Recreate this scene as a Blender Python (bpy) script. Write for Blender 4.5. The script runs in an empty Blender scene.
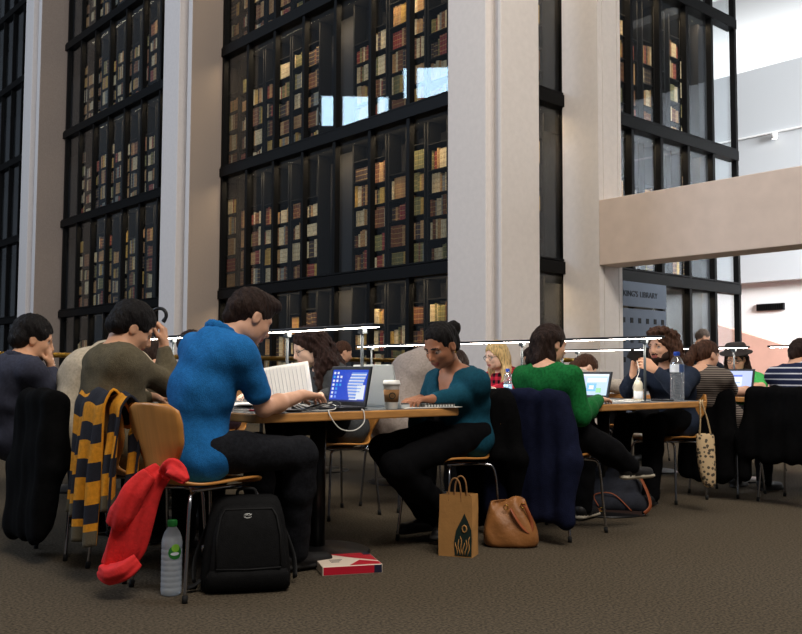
import bpy, bmesh, math, random
import numpy as np
from mathutils import Vector, Matrix

SC = bpy.context.scene
COL = SC.collection
R = math.radians
# ------------------------------------------------------------------ camera
CAM_H, FOC = 0.92, 900.0
cam_d = bpy.data.cameras.new('camera')
cam_d.sensor_width = 36.0
cam_d.lens = FOC / 802 * 36.0
cam_d.clip_end = 200
cam = bpy.data.objects.new('camera', cam_d)
COL.objects.link(cam)
cam.location = (0, 0, CAM_H)
cam.rotation_mode = 'XYZ'
YAW = R(-41.0)
cam.rotation_euler = (Matrix.Rotation(YAW, 3, 'Z') @ Matrix.Rotation(R(90 + 3.5), 3, 'X') @ Matrix.Rotation(R(0.25), 3, 'Z')).to_euler()
SC.camera = cam
CMAT = cam.rotation_euler.to_matrix()

def W(px, py, d):
    """point of the hall seen at px,py of the photograph, d metres ahead of the camera (horizontal depth)"""
    v = CMAT @ Vector(((px - 401) / FOC, (317 - py) / FOC, -1))
    f = v.x * math.sin(-YAW) + v.y * math.cos(YAW)
    v = v * (d / f)
    return Vector((v.x, v.y, v.z + CAM_H))

def G(px, py, z=0.0):
    """point of the horizontal plane at height z seen at px,py"""
    v = CMAT @ Vector(((px - 401) / FOC, (317 - py) / FOC, -1))
    t = (z - CAM_H) / v.z
    return Vector((v.x * t, v.y * t, z))

# ------------------------------------------------------------------ light, view
SC.view_settings.view_transform = 'Standard'
SC.view_settings.look = 'None'
SC.view_settings.gamma = 1.0
SC.view_settings.use_curve_mapping = False
SC.view_settings.exposure = 0.0
world = bpy.data.worlds.new('hall_air')
SC.world = world
world.use_nodes = True
bg = world.node_tree.nodes['Background']
bg.inputs[0].default_value = (0.80, 0.88, 1.0, 1)
bg.inputs[1].default_value = 0.09

def area(name, loc, target, sx, sy, power, col, spread=180):
    l = bpy.data.lights.new(name, 'AREA')
    l.shape = 'RECTANGLE'
    l.size, l.size_y = sx, sy
    l.energy = power
    l.color = col
    l.spread = R(spread)
    o = bpy.data.objects.new(name, l)
    COL.objects.link(o)
    o.location = loc
    o.rotation_euler = (Vector(target) - Vector(loc)).to_track_quat('-Z', 'Y').to_euler()
    return o

# daylight from the high clerestory windows and the skylights of the hall, plus two added fills
area('clerestory_daylight', (-13, 20, 13.0), (8.8, 12, 5), 9, 4, 2350, (0.70, 0.81, 1.0))
area('roof_window_daylight', (-7.05, 31.7, 12.7), (8.8, 12, 5), 3.0, 1.3, 110, (0.62, 0.84, 1.0))
area('roof_window_daylight', (-9.6, 29.3, 14.0), (8.8, 12, 5), 2.6, 1.3, 100, (0.62, 0.84, 1.0))
area('skylight_daylight', (0, -6, 14), (9.5, 9, 5), 7, 5, 2050, (1.0, 0.92, 0.83))
area('atrium_skylight', (16.6, 8.8, 11.0), (19.2, 9.5, 4), 5, 4, 230, (0.93, 0.97, 1.0))
area('atrium_lower_fill', (14.5, -3, 6.5), (19.1, 9, 1.6), 4, 4, 950, (0.95, 0.98, 1.0), 70)  # unseen fill lamp, added to brighten the lower far wall
area('upper_gallery_fill', (24, 12, 7.4), (24, 12, 9.6), 6, 10, 520, (0.95, 0.98, 1.0))  # hidden up-facing fill lamp, added to whiten the gallery ceiling
area('table_area_skylight', (4, 3, 9), (4.5, 4.5, 0), 5, 5, 230, (1.0, 0.93, 0.82))

# ------------------------------------------------------------------ materials
def lin(c):
    if isinstance(c, str):
        c = tuple(int(c[i:i + 2], 16) for i in (0, 2, 4))
    return tuple(((v / 255) / 12.92 if v / 255 <= .04045 else ((v / 255 + .055) / 1.055) ** 2.4) for v in c)

def nd(nt, t, **kw):
    n = nt.nodes.new(t)
    for k, v in kw.items():
        setattr(n, k, v)
    return n

MATS = {}
def mat(name, col, rough=.6, metal=0.0, var=0.0, scale=20, bump=0.0, bscale=None, spec=.4, sheen=0.0, stretch=None, detail=4):
    """principled material with procedural colour variation and bump"""
    m = bpy.data.materials.new(name)
    m.use_nodes = True
    nt = m.node_tree
    b = nt.nodes['Principled BSDF']
    c = lin(col)
    b.inputs['Base Color'].default_value = (*c, 1)
    b.inputs['Roughness'].default_value = rough
    b.inputs['Metallic'].default_value = metal
    b.inputs['Specular IOR Level'].default_value = spec
    if sheen:
        b.inputs['Sheen Weight'].default_value = sheen
    if var or bump:
        tc = nd(nt, 'ShaderNodeTexCoord')
        mp = nd(nt, 'ShaderNodeMapping')
        if stretch:
            mp.inputs['Scale'].default_value = stretch
        nt.links.new(tc.outputs['Object'], mp.inputs['Vector'])
        if var:
            n = nd(nt, 'ShaderNodeTexNoise')
            n.inputs['Scale'].default_value = scale
            n.inputs['Detail'].default_value = detail
            nt.links.new(mp.outputs[0], n.inputs['Vector'])
            r = nd(nt, 'ShaderNodeValToRGB')
            r.color_ramp.elements[0].position = .3
            r.color_ramp.elements[1].position = .7
            r.color_ramp.elements[0].color = (*[x * (1 - var) for x in c], 1)
            r.color_ramp.elements[1].color = (*[min(1, x * (1 + var)) for x in c], 1)
            nt.links.new(n.outputs[0], r.inputs[0])
            nt.links.new(r.outputs[0], b.inputs['Base Color'])
        if bump:
            n2 = nd(nt, 'ShaderNodeTexNoise')
            n2.inputs['Scale'].default_value = bscale or scale
            n2.inputs['Detail'].default_value = 3
            nt.links.new(mp.outputs[0], n2.inputs['Vector'])
            bp = nd(nt, 'ShaderNodeBump')
            bp.inputs['Strength'].default_value = bump
            bp.inputs['Distance'].default_value = .01
            nt.links.new(n2.outputs[0], bp.inputs['Height'])
            nt.links.new(bp.outputs[0], b.inputs['Normal'])
    MATS[name] = m
    return m

def emis(name, col, strength):
    m = bpy.data.materials.new(name)
    m.use_nodes = True
    nt = m.node_tree
    b = nt.nodes['Principled BSDF']
    c = lin(col)
    b.inputs['Base Color'].default_value = (*c, 1)
    b.inputs['Emission Color'].default_value = (*c, 1)
    b.inputs['Emission Strength'].default_value = strength
    return m

def glass(name, tint=(1, 1, 1), refl=(.9, .95, 1), ior=1.45, haze=0.0):
    m = bpy.data.materials.new(name)
    m.use_nodes = True
    nt = m.node_tree
    nt.nodes.clear()
    out = nd(nt, 'ShaderNodeOutputMaterial')
    tr = nd(nt, 'ShaderNodeBsdfTransparent')
    tr.inputs[0].default_value = (*tint, 1)
    gl = nd(nt, 'ShaderNodeBsdfGlossy')
    gl.inputs['Color'].default_value = (*refl, 1)
    gl.inputs['Roughness'].default_value = .02
    ge = nd(nt, 'ShaderNodeNewGeometry')
    dt = nd(nt, 'ShaderNodeVectorMath', operation='DOT_PRODUCT')
    nt.links.new(ge.outputs['Normal'], dt.inputs[0])
    nt.links.new(ge.outputs['Incoming'], dt.inputs[1])
    ab = nd(nt, 'ShaderNodeMath', operation='ABSOLUTE')
    nt.links.new(dt.outputs['Value'], ab.inputs[0])
    om = nd(nt, 'ShaderNodeMath', operation='SUBTRACT')
    om.inputs[0].default_value = 1.0
    nt.links.new(ab.outputs[0], om.inputs[1])
    pw = nd(nt, 'ShaderNodeMath', operation='POWER')
    pw.inputs[1].default_value = 5.0
    nt.links.new(om.outputs[0], pw.inputs[0])
    f0 = ((ior - 1) / (ior + 1)) ** 2
    fr = nd(nt, 'ShaderNodeMath', operation='MULTIPLY_ADD')
    fr.inputs[1].default_value = 1 - f0
    fr.inputs[2].default_value = f0
    nt.links.new(pw.outputs[0], fr.inputs[0])
    mx = nd(nt, 'ShaderNodeMixShader')
    nt.links.new(fr.outputs[0], mx.inputs[0])
    nt.links.new(tr.outputs[0], mx.inputs[1])
    nt.links.new(gl.outputs[0], mx.inputs[2])
    nt.links.new(mx.outputs[0], out.inputs[0])
    return m

# ------------------------------------------------------------------ objects
def link(o, parent=None):
    COL.objects.link(o)
    if parent is not None:
        o.parent = parent
        pl = parent
        off = Vector((0, 0, 0))
        # parts are modelled in hall coordinates: keep them there
        o.matrix_parent_inverse = world_of(parent).inverted()
    return o

def world_of(o):
    m = Matrix.Translation(o.location) @ o.rotation_euler.to_matrix().to_4x4()
    if o.parent is not None:
        m = world_of(o.parent) @ o.matrix_parent_inverse @ m
    return m

def thing(name, label, cat, loc=(0, 0, 0), group=None):
    o = bpy.data.objects.new(name, None)
    o.empty_display_size = .1
    o.location = loc
    COL.objects.link(o)
    return tag(o, label, cat, group)

def tag(o, label, cat, group=None):
    o['label'] = label
    o['category'] = cat
    if group:
        o['group'] = group
    return o

def struct(o):
    o['kind'] = 'structure'
    return o

class MB:
    """collects shapes into one mesh; every face keeps a material slot"""
    def __init__(s):
        s.v, s.f, s.m, s.sm = [], [], [], []

    def add(s, vs, fs, mi=0, smooth=False):
        b = len(s.v)
        s.v += [tuple(v) for v in vs]
        s.f += [tuple(i + b for i in f) for f in fs]
        s.m += [mi] * len(fs)
        s.sm += [smooth] * len(fs)
        return s

    def box(s, a, b, mi=0, M=None):
        x0, y0, z0 = [min(p, q) for p, q in zip(a, b)]
        x1, y1, z1 = [max(p, q) for p, q in zip(a, b)]
        vs = [Vector(p) for p in ((x0, y0, z0), (x1, y0, z0), (x1, y1, z0), (x0, y1, z0), (x0, y0, z1), (x1, y0, z1), (x1, y1, z1), (x0, y1, z1))]
        if M is not None:
            vs = [M @ v for v in vs]
        return s.add(vs, [(0, 3, 2, 1), (4, 5, 6, 7), (0, 1, 5, 4), (1, 2, 6, 5), (2, 3, 7, 6), (3, 0, 4, 7)], mi)

    def prism(s, pts, z0, z1, mi=0, M=None):
        """polygon (x,y) extruded from z0 to z1"""
        n = len(pts)
        vs = [Vector((x, y, z0)) for x, y in pts] + [Vector((x, y, z1)) for x, y in pts]
        if M is not None:
            vs = [M @ v for v in vs]
        fs = [tuple(range(n - 1, -1, -1)), tuple(range(n, 2 * n))] + [(i, (i + 1) % n, n + (i + 1) % n, n + i) for i in range(n)]
        return s.add(vs, fs, mi)

    def tube(s, pts, r, n=8, mi=0, closed=False, caps=True, flat=1.0, up=None):
        pts = [Vector(p) for p in pts]
        rs = r if isinstance(r, (list, tuple)) else [r] * len(pts)
        N = len(pts)
        vs, fs = [], []
        prev = None
        for i, p in enumerate(pts):
            t = (pts[(i + 1) % N] - pts[i - 1]) if closed else (pts[min(i + 1, N - 1)] - pts[max(i - 1, 0)])
            t = t.normalized() if t.length > 1e-9 else Vector((0, 0, 1))
            if prev is None:
                a = Vector(up) if up else (Vector((0, 0, 1)) if abs(t.z) < .9 else Vector((1, 0, 0)))
            else:
                a = prev
            a = (a - t * a.dot(t))
            a = a.normalized() if a.length > 1e-6 else t.orthogonal().normalized()
            prev = a
            b = t.cross(a)
            for k in range(n):
                th = 2 * math.pi * k / n
                vs.append(p + (a * math.cos(th) * flat + b * math.sin(th)) * rs[i])
        for i in range(N if closed else N - 1):
            for k in range(n):
                i2 = (i + 1) % N
                fs.append((i * n + k, i * n + (k + 1) % n, i2 * n + (k + 1) % n, i2 * n + k))
        s.add(vs, fs, mi, True)
        if caps and not closed:
            b = len(s.v) - len(vs)
            s.f += [tuple(b + k for k in range(n - 1, -1, -1)), tuple(b + (N - 1) * n + k for k in range(n))]
            s.m += [mi, mi]
            s.sm += [False, False]
        return s

    def lathe(s, prof, c=(0, 0, 0), n=20, mi=0, M=None, mis=None):
        """profile [(r, z)] turned about the vertical through c"""
        vs, fs, ms = [], [], []
        for r, z in prof:
            for k in range(n):
                th = 2 * math.pi * k / n
                v = Vector((c[0] + r * math.cos(th), c[1] + r * math.sin(th), c[2] + z))
                vs.append(M @ v if M is not None else v)
        for i in range(len(prof) - 1):
            for k in range(n):
                fs.append((i * n + k, i * n + (k + 1) % n, (i + 1) * n + (k + 1) % n, (i + 1) * n + k))
                ms.append(mis[i] if mis else mi)
        b = len(s.v)
        s.add(vs, fs, mi, True)
        if mis:
            s.m[-len(fs):] = ms
        if prof[0][0] > 1e-6:
            s.f.append(tuple(b + k for k in range(n - 1, -1, -1))); s.m.append(mis[0] if mis else mi); s.sm.append(False)
        if prof[-1][0] > 1e-6:
            s.f.append(tuple(b + (len(prof) - 1) * n + k for k in range(n))); s.m.append(mis[-1] if mis else mi); s.sm.append(False)
        return s

    def grid(s, fn, nu, nv, mi=0, mfn=None, thick=0.0):
        """surface fn(u,v) -> point, u,v in 0..1; thick gives it a second skin"""
        P = [[Vector(fn(i / nu, j / nv)) for j in range(nv + 1)] for i in range(nu + 1)]
        idx = lambda i, j: i * (nv + 1) + j
        vs = [p for row in P for p in row]
        fs = [(idx(i, j), idx(i + 1, j), idx(i + 1, j + 1), idx(i, j + 1)) for i in range(nu) for j in range(nv)]
        ms = [(mfn((i + .5) / nu, (j + .5) / nv) if mfn else mi) for i in range(nu) for j in range(nv)]
        if thick:
            n0 = len(vs)
            nor = []
            for i in range(nu + 1):
                for j in range(nv + 1):
                    a = P[min(i + 1, nu)][j] - P[max(i - 1, 0)][j]
                    b = P[i][min(j + 1, nv)] - P[i][max(j - 1, 0)]
                    c = a.cross(b)
                    nor.append(c.normalized() if c.length > 1e-12 else Vector((0, 0, 1)))
            vs += [v - n * thick for v, n in zip(vs, nor)]
            fs2 = [tuple(n0 + k for k in reversed(f)) for f in fs]
            ms = ms + ms
            fs = fs + fs2
            rim = [(i, 0) for i in range(nu)] + [(nu, j) for j in range(nv)] + [(i, nv) for i in range(nu, 0, -1)] + [(0, j) for j in range(nv, 0, -1)]
            for k in range(len(rim)):
                a, b = idx(*rim[k]), idx(*rim[(k + 1) % len(rim)])
                fs.append((b, a, n0 + a, n0 + b))
                ms.append(ms[0])
        b = len(s.m)
        s.add(vs, fs, mi, True)
        s.m[b:] = ms
        return s

    def ball(s, c, r, n=12, mi=0, M=None):
        r = (r, r, r) if not isinstance(r, (tuple, list)) else r
        vs, fs = [], []
        m = n // 2
        for i in range(m + 1):
            ph = math.pi * i / m
            for k in range(n):
                th = 2 * math.pi * k / n
                v = Vector((r[0] * math.sin(ph) * math.cos(th), r[1] * math.sin(ph) * math.sin(th), r[2] * math.cos(ph)))
                if M is not None:
                    v = M @ v
                vs.append(v + Vector(c))
        for i in range(m):
            for k in range(n):
                fs.append((i * n + k, (i + 1) * n + k, (i + 1) * n + (k + 1) % n, i * n + (k + 1) % n))
        return s.add(vs, fs, mi, True)

    def build(s, name, mats, parent=None, bevel=0.0, segs=2, subsurf=0, origin=None):
        me = bpy.data.meshes.new(name)
        vs = s.v
        o = bpy.data.objects.new(name, me)
        if parent is None:
            # origin at the base of the mesh
            a = np.array(vs)
            org = Vector(((a[:, 0].min() + a[:, 0].max()) / 2, (a[:, 1].min() + a[:, 1].max()) / 2, a[:, 2].min())) if origin is None else Vector(origin)
            vs = [Vector(v) - org for v in vs]
            o.location = org
        me.from_pydata([tuple(v) for v in vs], [], s.f)
        me.polygons.foreach_set('material_index', s.m)
        me.polygons.foreach_set('use_smooth', s.sm)
        for m in (mats if isinstance(mats, (list, tuple)) else [mats]):
            me.materials.append(m)
        me.validate()
        me.update()
        link(o, parent)
        if bevel:
            bv = o.modifiers.new('bevel', 'BEVEL')
            bv.width = bevel
            bv.segments = segs
            bv.limit_method = 'ANGLE'
            bv.angle_limit = R(40)
        if subsurf:
            ss = o.modifiers.new('subsurf', 'SUBSURF')
            ss.levels = ss.render_levels = subsurf
        return o

def rot_z(a, loc=(0, 0, 0)):
    return Matrix.Translation(loc) @ Matrix.Rotation(a, 4, 'Z')

def bez(pts, n=24):
    """smooth curve through the points"""
    pts = [Vector(p) for p in pts]
    out = []
    for i in range(len(pts) - 1):
        p0, p1, p2, p3 = pts[max(i - 1, 0)], pts[i], pts[i + 1], pts[min(i + 2, len(pts) - 1)]
        k = max(2, n // (len(pts) - 1))
        for j in range(k):
            t = j / k
            out.append(.5 * ((2 * p1) + (p2 - p0) * t + (2 * p0 - 5 * p1 + 4 * p2 - p3) * t * t + (3 * p1 - p0 - 3 * p2 + p3) * t ** 3))
    out.append(pts[-1])
    return out

def copy_tree(root, label=None, group=None, loc=None, rz=None):
    """a copy of a thing, its parts and their sub-parts"""
    c = root.copy()
    COL.objects.link(c)
    if label:
        c['label'] = label
    if group:
        c['group'] = group
    if loc is not None:
        c.location = loc
    if rz is not None:
        c.rotation_euler = (0, 0, rz)
    def rec(src, dst):
        for ch in list(src.children):
            d = ch.copy()
            COL.objects.link(d)
            d.parent = dst
            d.matrix_parent_inverse = ch.matrix_parent_inverse.copy()
            rec(ch, d)
    rec(root, c)
    return c

def text_mb(s, size, M, depth=.004, mi=0, mb=None):
    """raised lettering: letters lie in the XY plane of M, rising along its Z"""
    cu = bpy.data.curves.new('lettering', 'FONT')
    cu.body = s
    cu.size = size
    cu.extrude = depth
    cu.align_x = 'CENTER'
    cu.align_y = 'CENTER'
    o = bpy.data.objects.new('lettering', cu)
    COL.objects.link(o)
    dg = bpy.context.evaluated_depsgraph_get()
    me = bpy.data.meshes.new_from_object(o.evaluated_get(dg))
    mb = mb or MB()
    mb.add([M @ v.co for v in me.vertices], [tuple(p.vertices) for p in me.polygons], mi)
    bpy.data.objects.remove(o)
    bpy.data.curves.remove(cu)
    bpy.data.meshes.remove(me)
    return mb

def rnd(*k):
    return random.Random(repr(k))
# ------------------------------------------------------------------ setting materials
M_carpet = mat('carpet', (84, 75, 62), rough=.95, var=.6, scale=85, bump=.8, bscale=130, spec=.1, detail=7)
M_stone = mat('white_stone', (226, 218, 212), rough=.75, var=.03, scale=14, spec=.2)
M_render = mat('speckled_render', (172, 158, 148), rough=.85, var=.16, scale=70, spec=.15)
M_black = mat('black_metal', (7, 7, 8), rough=.55, spec=.15)
M_white = mat('white_paint', (232, 232, 232), rough=.8, spec=.2)
M_salmon = mat('salmon_stone', (232, 178, 160), rough=.8, var=.05, scale=3)
M_brass = mat('brass', (176, 140, 62), rough=.3, metal=1.0)
M_steel = mat('blue_grey_steel', (70, 79, 92), rough=.5, metal=.3, var=.05, scale=6)
M_dark = mat('dark_interior', (20, 20, 22), rough=.8)
M_greypanel = mat('grey_end_panel', (24, 24, 27), rough=.7)
M_glass = glass('tower_glass', tint=(.94, .96, .97), ior=1.62)
M_railglass = glass('rail_glass', tint=(.97, .98, .98), ior=1.3)

# floor
mb = MB()
mb.box((-6, -6, -.2), (30, 40, 0))
struct(mb.build('floor', M_carpet))

# columns: long flank along y with a vertical groove near its near corner, short face along x
def column(name, x0, y0, wx, wy, top=15, groove=None, face=None):
    b = MB()
    if groove:
        g0, g1, gd = groove
        pts = [(x0, y0), (x0 + wx, y0), (x0 + wx, y0 + wy), (x0, y0 + wy), (x0, y0 + g1), (x0 + gd, y0 + g1 - .02), (x0 + gd, y0 + g0 + .02), (x0, y0 + g0)]
        mis = [0, 0, 0, 1, 1, 0, 0, 0, 0, 0]
    else:
        pts = [(x0, y0), (x0 + wx, y0), (x0 + wx, y0 + wy), (x0, y0 + wy)]
    b.prism(pts, 0, top)
    # side faces: 2 caps then one per edge; the short face (edge 0) is speckled render
    b.m[2] = 1
    return struct(b.build(name, [M_stone, face or M_render], bevel=.012))

column('wall_left_column', 8.1, 23.9, .72, 1.25, groove=(.22, .62, .18))
column('wall_middle_column', 8.1, 15.5, .72, 1.2, groove=(.16, .52, .18))
column('wall_right_column', 8.1, 7.45, .72, .95, groove=(.06, .26, .12), face=M_stone)
# column carrying the bridge: fluted by two fine grooves on its short face
b = MB()
x0, y0 = 10.06, 7.45
b.prism([(x0, y0), (x0 + .10, y0), (x0 + .10, y0 + .015), (x0 + .115, y0 + .015), (x0 + .115, y0), (x0 + .44, y0), (x0 + .44, y0 + .015), (x0 + .455, y0 + .015), (x0 + .455, y0), (x0 + .53, y0),
         (x0 + .53, y0 + .62), (x0, y0 + .62)], 0, 15)
struct(b.build('wall_bridge_column', [M_stone]))
# bridge parapet running from that column towards the right
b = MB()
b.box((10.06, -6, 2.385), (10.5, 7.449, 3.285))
struct(b.build('trim_bridge_beam', [mat('tan_beam', (222, 203, 189), rough=.8, var=.04, scale=5, spec=.15)], bevel=.01))  # beam toned a little tanner than the column stone

# ------------------------------------------------------------------ glass tower
FX, FY = 8.82, 8.11          # planes of the two glazed faces
LEV = [0.0, 2.4, 4.8, 7.2, 9.6, 12.0, 14.4]
Y0, PITCH = 8.11, .92
ys = [Y0 + PITCH * k for k in range(0, 28)]
xs = [FX] + [9.37 + .8 * k for k in range(8)]     # ... 14.97
w1 = bpy.data.objects.new('window_1', None); w1.location = (FX, 16, 0); COL.objects.link(w1); struct(w1)
f = MB()
for y in ys:
    f.box((FX - .05, y - .035, 0), (FX + .05, y + .035, 14.4))
for z in LEV:
    f.box((FX - .08, Y0, z - .085), (FX + .10, ys[-1], z + .085))
    f.box((FX - .06, Y0, z + .10), (FX + .02, ys[-1], z + .125))
f.build('frame', [M_black], w1)
g = MB()
g.box((FX + .02, Y0, 0), (FX + .032, ys[-1], 14.4))
g.build('glazing', [M_glass], w1)
w2 = bpy.data.objects.new('window_2', None); w2.location = (12, FY, 0); COL.objects.link(w2); struct(w2)
f = MB()
for x in xs:
    f.box((x - .035, FY - .05, 0), (x + .035, FY + .05, 14.4))
for z in LEV:
    f.box((FX, FY - .08, z - .085), (xs[-1], FY + .10, z + .085))
    f.box((FX, FY - .06, z + .10), (xs[-1], FY + .02, z + .125))
# the far end of the tower, seen through the corner
for y in (FY + 1.3, FY + 2.6):
    f.box((xs[-1] - .10, y - .035, 0), (xs[-1] + .05, y + .035, 14.4))
f.build('frame', [M_black], w2)
g = MB()
g.box((FX, FY + .02, 0), (xs[-1], FY + .032, 14.4))
g.build('glazing', [M_glass], w2)
# storey slabs and the dark core of the tower
b = MB()
for z in LEV:
    b.box((FX + .1, FY + .1, z - .08), (10.1, ys[-1], z + .06))
    b.box((FX + .1, FY + .1, z - .08), (14.3, FY + 1.3, z + .06))
struct(b.build('trim_tower_slabs', [M_dark]))
b = MB()
b.box((9.72, FY + .95, 0), (9.82, ys[-1], 14.4))
b.box((9.72, FY + .95, 0), (14.24, FY + 1.05, 14.4))
struct(b.build('wall_tower_core', [M_dark]))
b = MB()
b.box((14.22, FY + .25, 0), (14.56, FY + 1.05, 14.4))
struct(b.build('wall_tower_end', [M_greypanel]))
# grey end panels where an aisle meets the glass
b = MB()
b.box((9.42, 11.80, 0), (9.66, 12.70, 14.4))
struct(b.build('wall_aisle_panel', [M_greypanel]))

# warm shelf lights, one strip under each storey slab behind the glass
def strip(loc, along, d, length, power):
    l = bpy.data.lights.new('shelf_light', 'AREA')
    l.shape = 'RECTANGLE'
    l.size, l.size_y, l.energy, l.color = length, .06, power, (1.0, .74, .45)
    o = bpy.data.objects.new('shelf_light', l)
    COL.objects.link(o)
    X = Vector(along); Z = -Vector(d).normalized(); Y = Z.cross(X)
    o.rotation_euler = Matrix((X, Y, Z)).transposed().to_euler()
    o.location = loc
for z in LEV[1:-1]:
    strip((FX + .2, 12.0, z - .10), (0, 1, 0), (.35, 0, -1), 6.6, 85)
    strip((FX + .2, 19.8, z - .10), (0, 1, 0), (.35, 0, -1), 6.0, 40)
    strip((11.8, FY + .2, z - .10), (-1, 0, 0), (0, .35, -1), 4.9, 52)

# ------------------------------------------------------------------ bookcases and books
BK_COLS = {'tan': (176, 132, 84), 'brown': (120, 72, 42), 'cream': (214, 192, 150), 'red': (140, 52, 40), 'olive': (120, 112, 66), 'gold-tooled': (190, 150, 70), 'grey': (130, 128, 118), 'dark': (66, 48, 40)}
BK_MATS = {}
for k, c in BK_COLS.items():
    m = mat('book_' + k.replace('-', '_'), c, rough=.55, var=.25, scale=30, spec=.3)
    nt = m.node_tree                                   # raised bands and gilt lines across the spine
    bs = nt.nodes['Principled BSDF']
    tc = nd(nt, 'ShaderNodeTexCoord')
    sp = nd(nt, 'ShaderNodeSeparateXYZ')
    nt.links.new(tc.outputs['Object'], sp.inputs[0])
    mu = nd(nt, 'ShaderNodeMath', operation='MULTIPLY'); mu.inputs[1].default_value = 13.0
    fr = nd(nt, 'ShaderNodeMath', operation='FRACT')
    gt = nd(nt, 'ShaderNodeMath', operation='GREATER_THAN'); gt.inputs[1].default_value = .86
    nt.links.new(sp.outputs[2], mu.inputs[0]); nt.links.new(mu.outputs[0], fr.inputs[0]); nt.links.new(fr.outputs[0], gt.inputs[0])
    mx = nd(nt, 'ShaderNodeMix', data_type='RGBA')
    src = bs.inputs['Base Color'].links[0].from_socket
    sf = nd(nt, 'ShaderNodeMath', operation='MULTIPLY'); sf.inputs[1].default_value = .38
    nt.links.new(gt.outputs[0], sf.inputs[0]); nt.links.new(sf.outputs[0], mx.inputs[0])
    nt.links.new(src, mx.inputs[6])
    mx.inputs[7].default_value = (*lin((226, 190, 110) if k != 'cream' else (110, 60, 36)), 1)
    nt.links.new(mx.outputs[2], bs.inputs['Base Color'])
    BK_MATS[k] = m
BK_LIST = list(BK_COLS)
M_shelf = mat('bookcase_black', (7, 7, 7), rough=.8, spec=.1)

ORD = ['first', 'second', 'third', 'fourth', 'fifth', 'sixth', 'seventh', 'eighth', 'ninth', 'tenth', 'eleventh', 'twelfth']
TIER = {0: 'ground', 1: 'second', 2: 'third', 3: 'top visible', 4: 'high', 5: 'high'}
books = []   # (size, origin, axis, w, h, d, colour, place)

def book_unit_cache():
    cache = {}
    def get(col, wq, hq):
        key = (col, wq, hq)
        if key not in cache:
            m = MB()
            w, h, d = wq / 1000, hq / 1000, .18
            # rounded spine towards -X, width along Y
            n = 5
            pts = [(.012 * (1 - math.cos(t)) if False else -.012 * math.sin(math.pi * i / n), w * i / n) for i, t in zip(range(n + 1), range(n + 1))]
            pts += [(d, w), (d, 0)]
            m.prism(list(reversed(pts)), 0, h)
            me = bpy.data.meshes.new('book')
            me.from_pydata([tuple(v) for v in m.v], [], m.f)
            me.materials.append(BK_MATS[col])
            me.update()
            cache[key] = me
        return cache[key]
    return get
get_book = book_unit_cache()

def cam_depth(p):
    return p[0] * math.sin(-YAW) + p[1] * math.cos(YAW)

def bookcase(desc, cat_desc, org, axis, width, tiers, seed):
    """tall bookcase; org: front left corner, axis 'y' runs along the flank, 'x' along the short face"""
    rg = rnd('bookcase', seed)
    if axis == 'y':
        M = Matrix.Translation(org)
    else:   # local -X (spine) points to -Y of the hall, local Y runs along +X
        M = Matrix.Translation(org) @ Matrix(((0, 1, 0, 0), (1, 0, 0, 0), (0, 0, 1, 0), (0, 0, 0, 1)))
    root = thing('bookcase', 'tall black glass-tower bookcase of old bound books, ' + desc, 'bookcase', org)
    def shelf_part(a, bnd, z):
        q = MB(); q.box((.0, a, z - .018), (.26, bnd, z), 0, M); q.build('shelf', [M_shelf], root)
    z0, z1 = LEV[tiers[0]] + .07, LEV[tiers[-1] + 1] - .1
    for y in (0, width / 2 - .012, width - .03):
        q = MB(); q.box((0, y, z0), (.26, y + (.024 if 0 < y < width / 2 + .1 else .03), z1), 0, M); q.build('upright', [M_shelf], root)
    for t in tiers:
        zb = LEV[t] + .10
        for half in range(2):
            a = .03 if half == 0 else width / 2 + .012
            bnd = width / 2 - .012 if half == 0 else width - .03
            z = zb + (rg.choice([0, .05, .09]))
            first = True
            for s in range(5 if rg.random() < .6 else 4):
                hh = rg.uniform(.33, .42)
                if z + hh > LEV[t + 1] - .36:
                    break
                shelf_part(a, bnd, z)
                y = a + .008
                base_h = hh - rg.uniform(.07, .1)
                runs = rg.choices(BK_LIST, weights=[6, 5, 6, 2, 2, 3, 1, 2])[0]
                bw = rg.uniform(.028, .055)
                while True:
                    if rg.random() < .5:
                        runs = rg.choices(BK_LIST, weights=[6, 6, 6, 2, 2, 2, 1, 3])[0]
                        bw = rg.uniform(.026, .062)
                        base_h = min(hh - .05, max(.2, base_h + rg.uniform(-.04, .04)))
                    w = round(max(.022, bw + rg.uniform(-.004, .004)) * 500) * 2
                    if y + w / 1000 > bnd - .004:
                        break
                    h = round(base_h * 50) * 20
                    p = M @ Vector((.03 + rg.uniform(0, .012), y, z + .002))
                    books.append((cam_depth(p), p, axis, w, h, runs, desc, t, s))
                    y += w / 1000 + .0015
                z += hh
            shelf_part(a, bnd, z)
    return root

BX = FX + .32
# main bay between the two big columns (nearest first), then the left bay, then the short face
main_idx = [1, 2, 3, 5, 6, 7, 8]
names_main = {1: 'first bay left of the right column', 2: 'second bay left of the right column', 3: 'third bay left of the right column',
              5: 'first bay left of the grey panel', 6: 'second bay left of the grey panel', 7: 'beside the middle column', 8: 'behind the middle column'}
for k in main_idx:
    bookcase(names_main[k], '', (BX, Y0 + PITCH * k + .02, 0), 'y', PITCH - .04, [0, 1, 2, 3, 4], ('m', k))
for n, k in enumerate([10, 11, 12, 13, 14, 15, 16]):
    bookcase(ORD[n] + ' bay left of the middle column', '', (BX, Y0 + PITCH * k + .02, 0), 'y', PITCH - .04, [0, 1, 2, 3, 4], ('l', k))
for n, x in enumerate([9.37, 10.97, 11.77, 12.57, 13.37]):
    bookcase(['between the two right columns', 'beside the bridge column', 'first bay right of the bridge column', 'second bay right of the bridge column', 'third bay right of the bridge column'][n], '',
             (x + .06, FY + .34, 0), 'x', .68, [1, 2, 3, 4] if n else [0, 1, 2, 3, 4], ('s', n))

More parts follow.
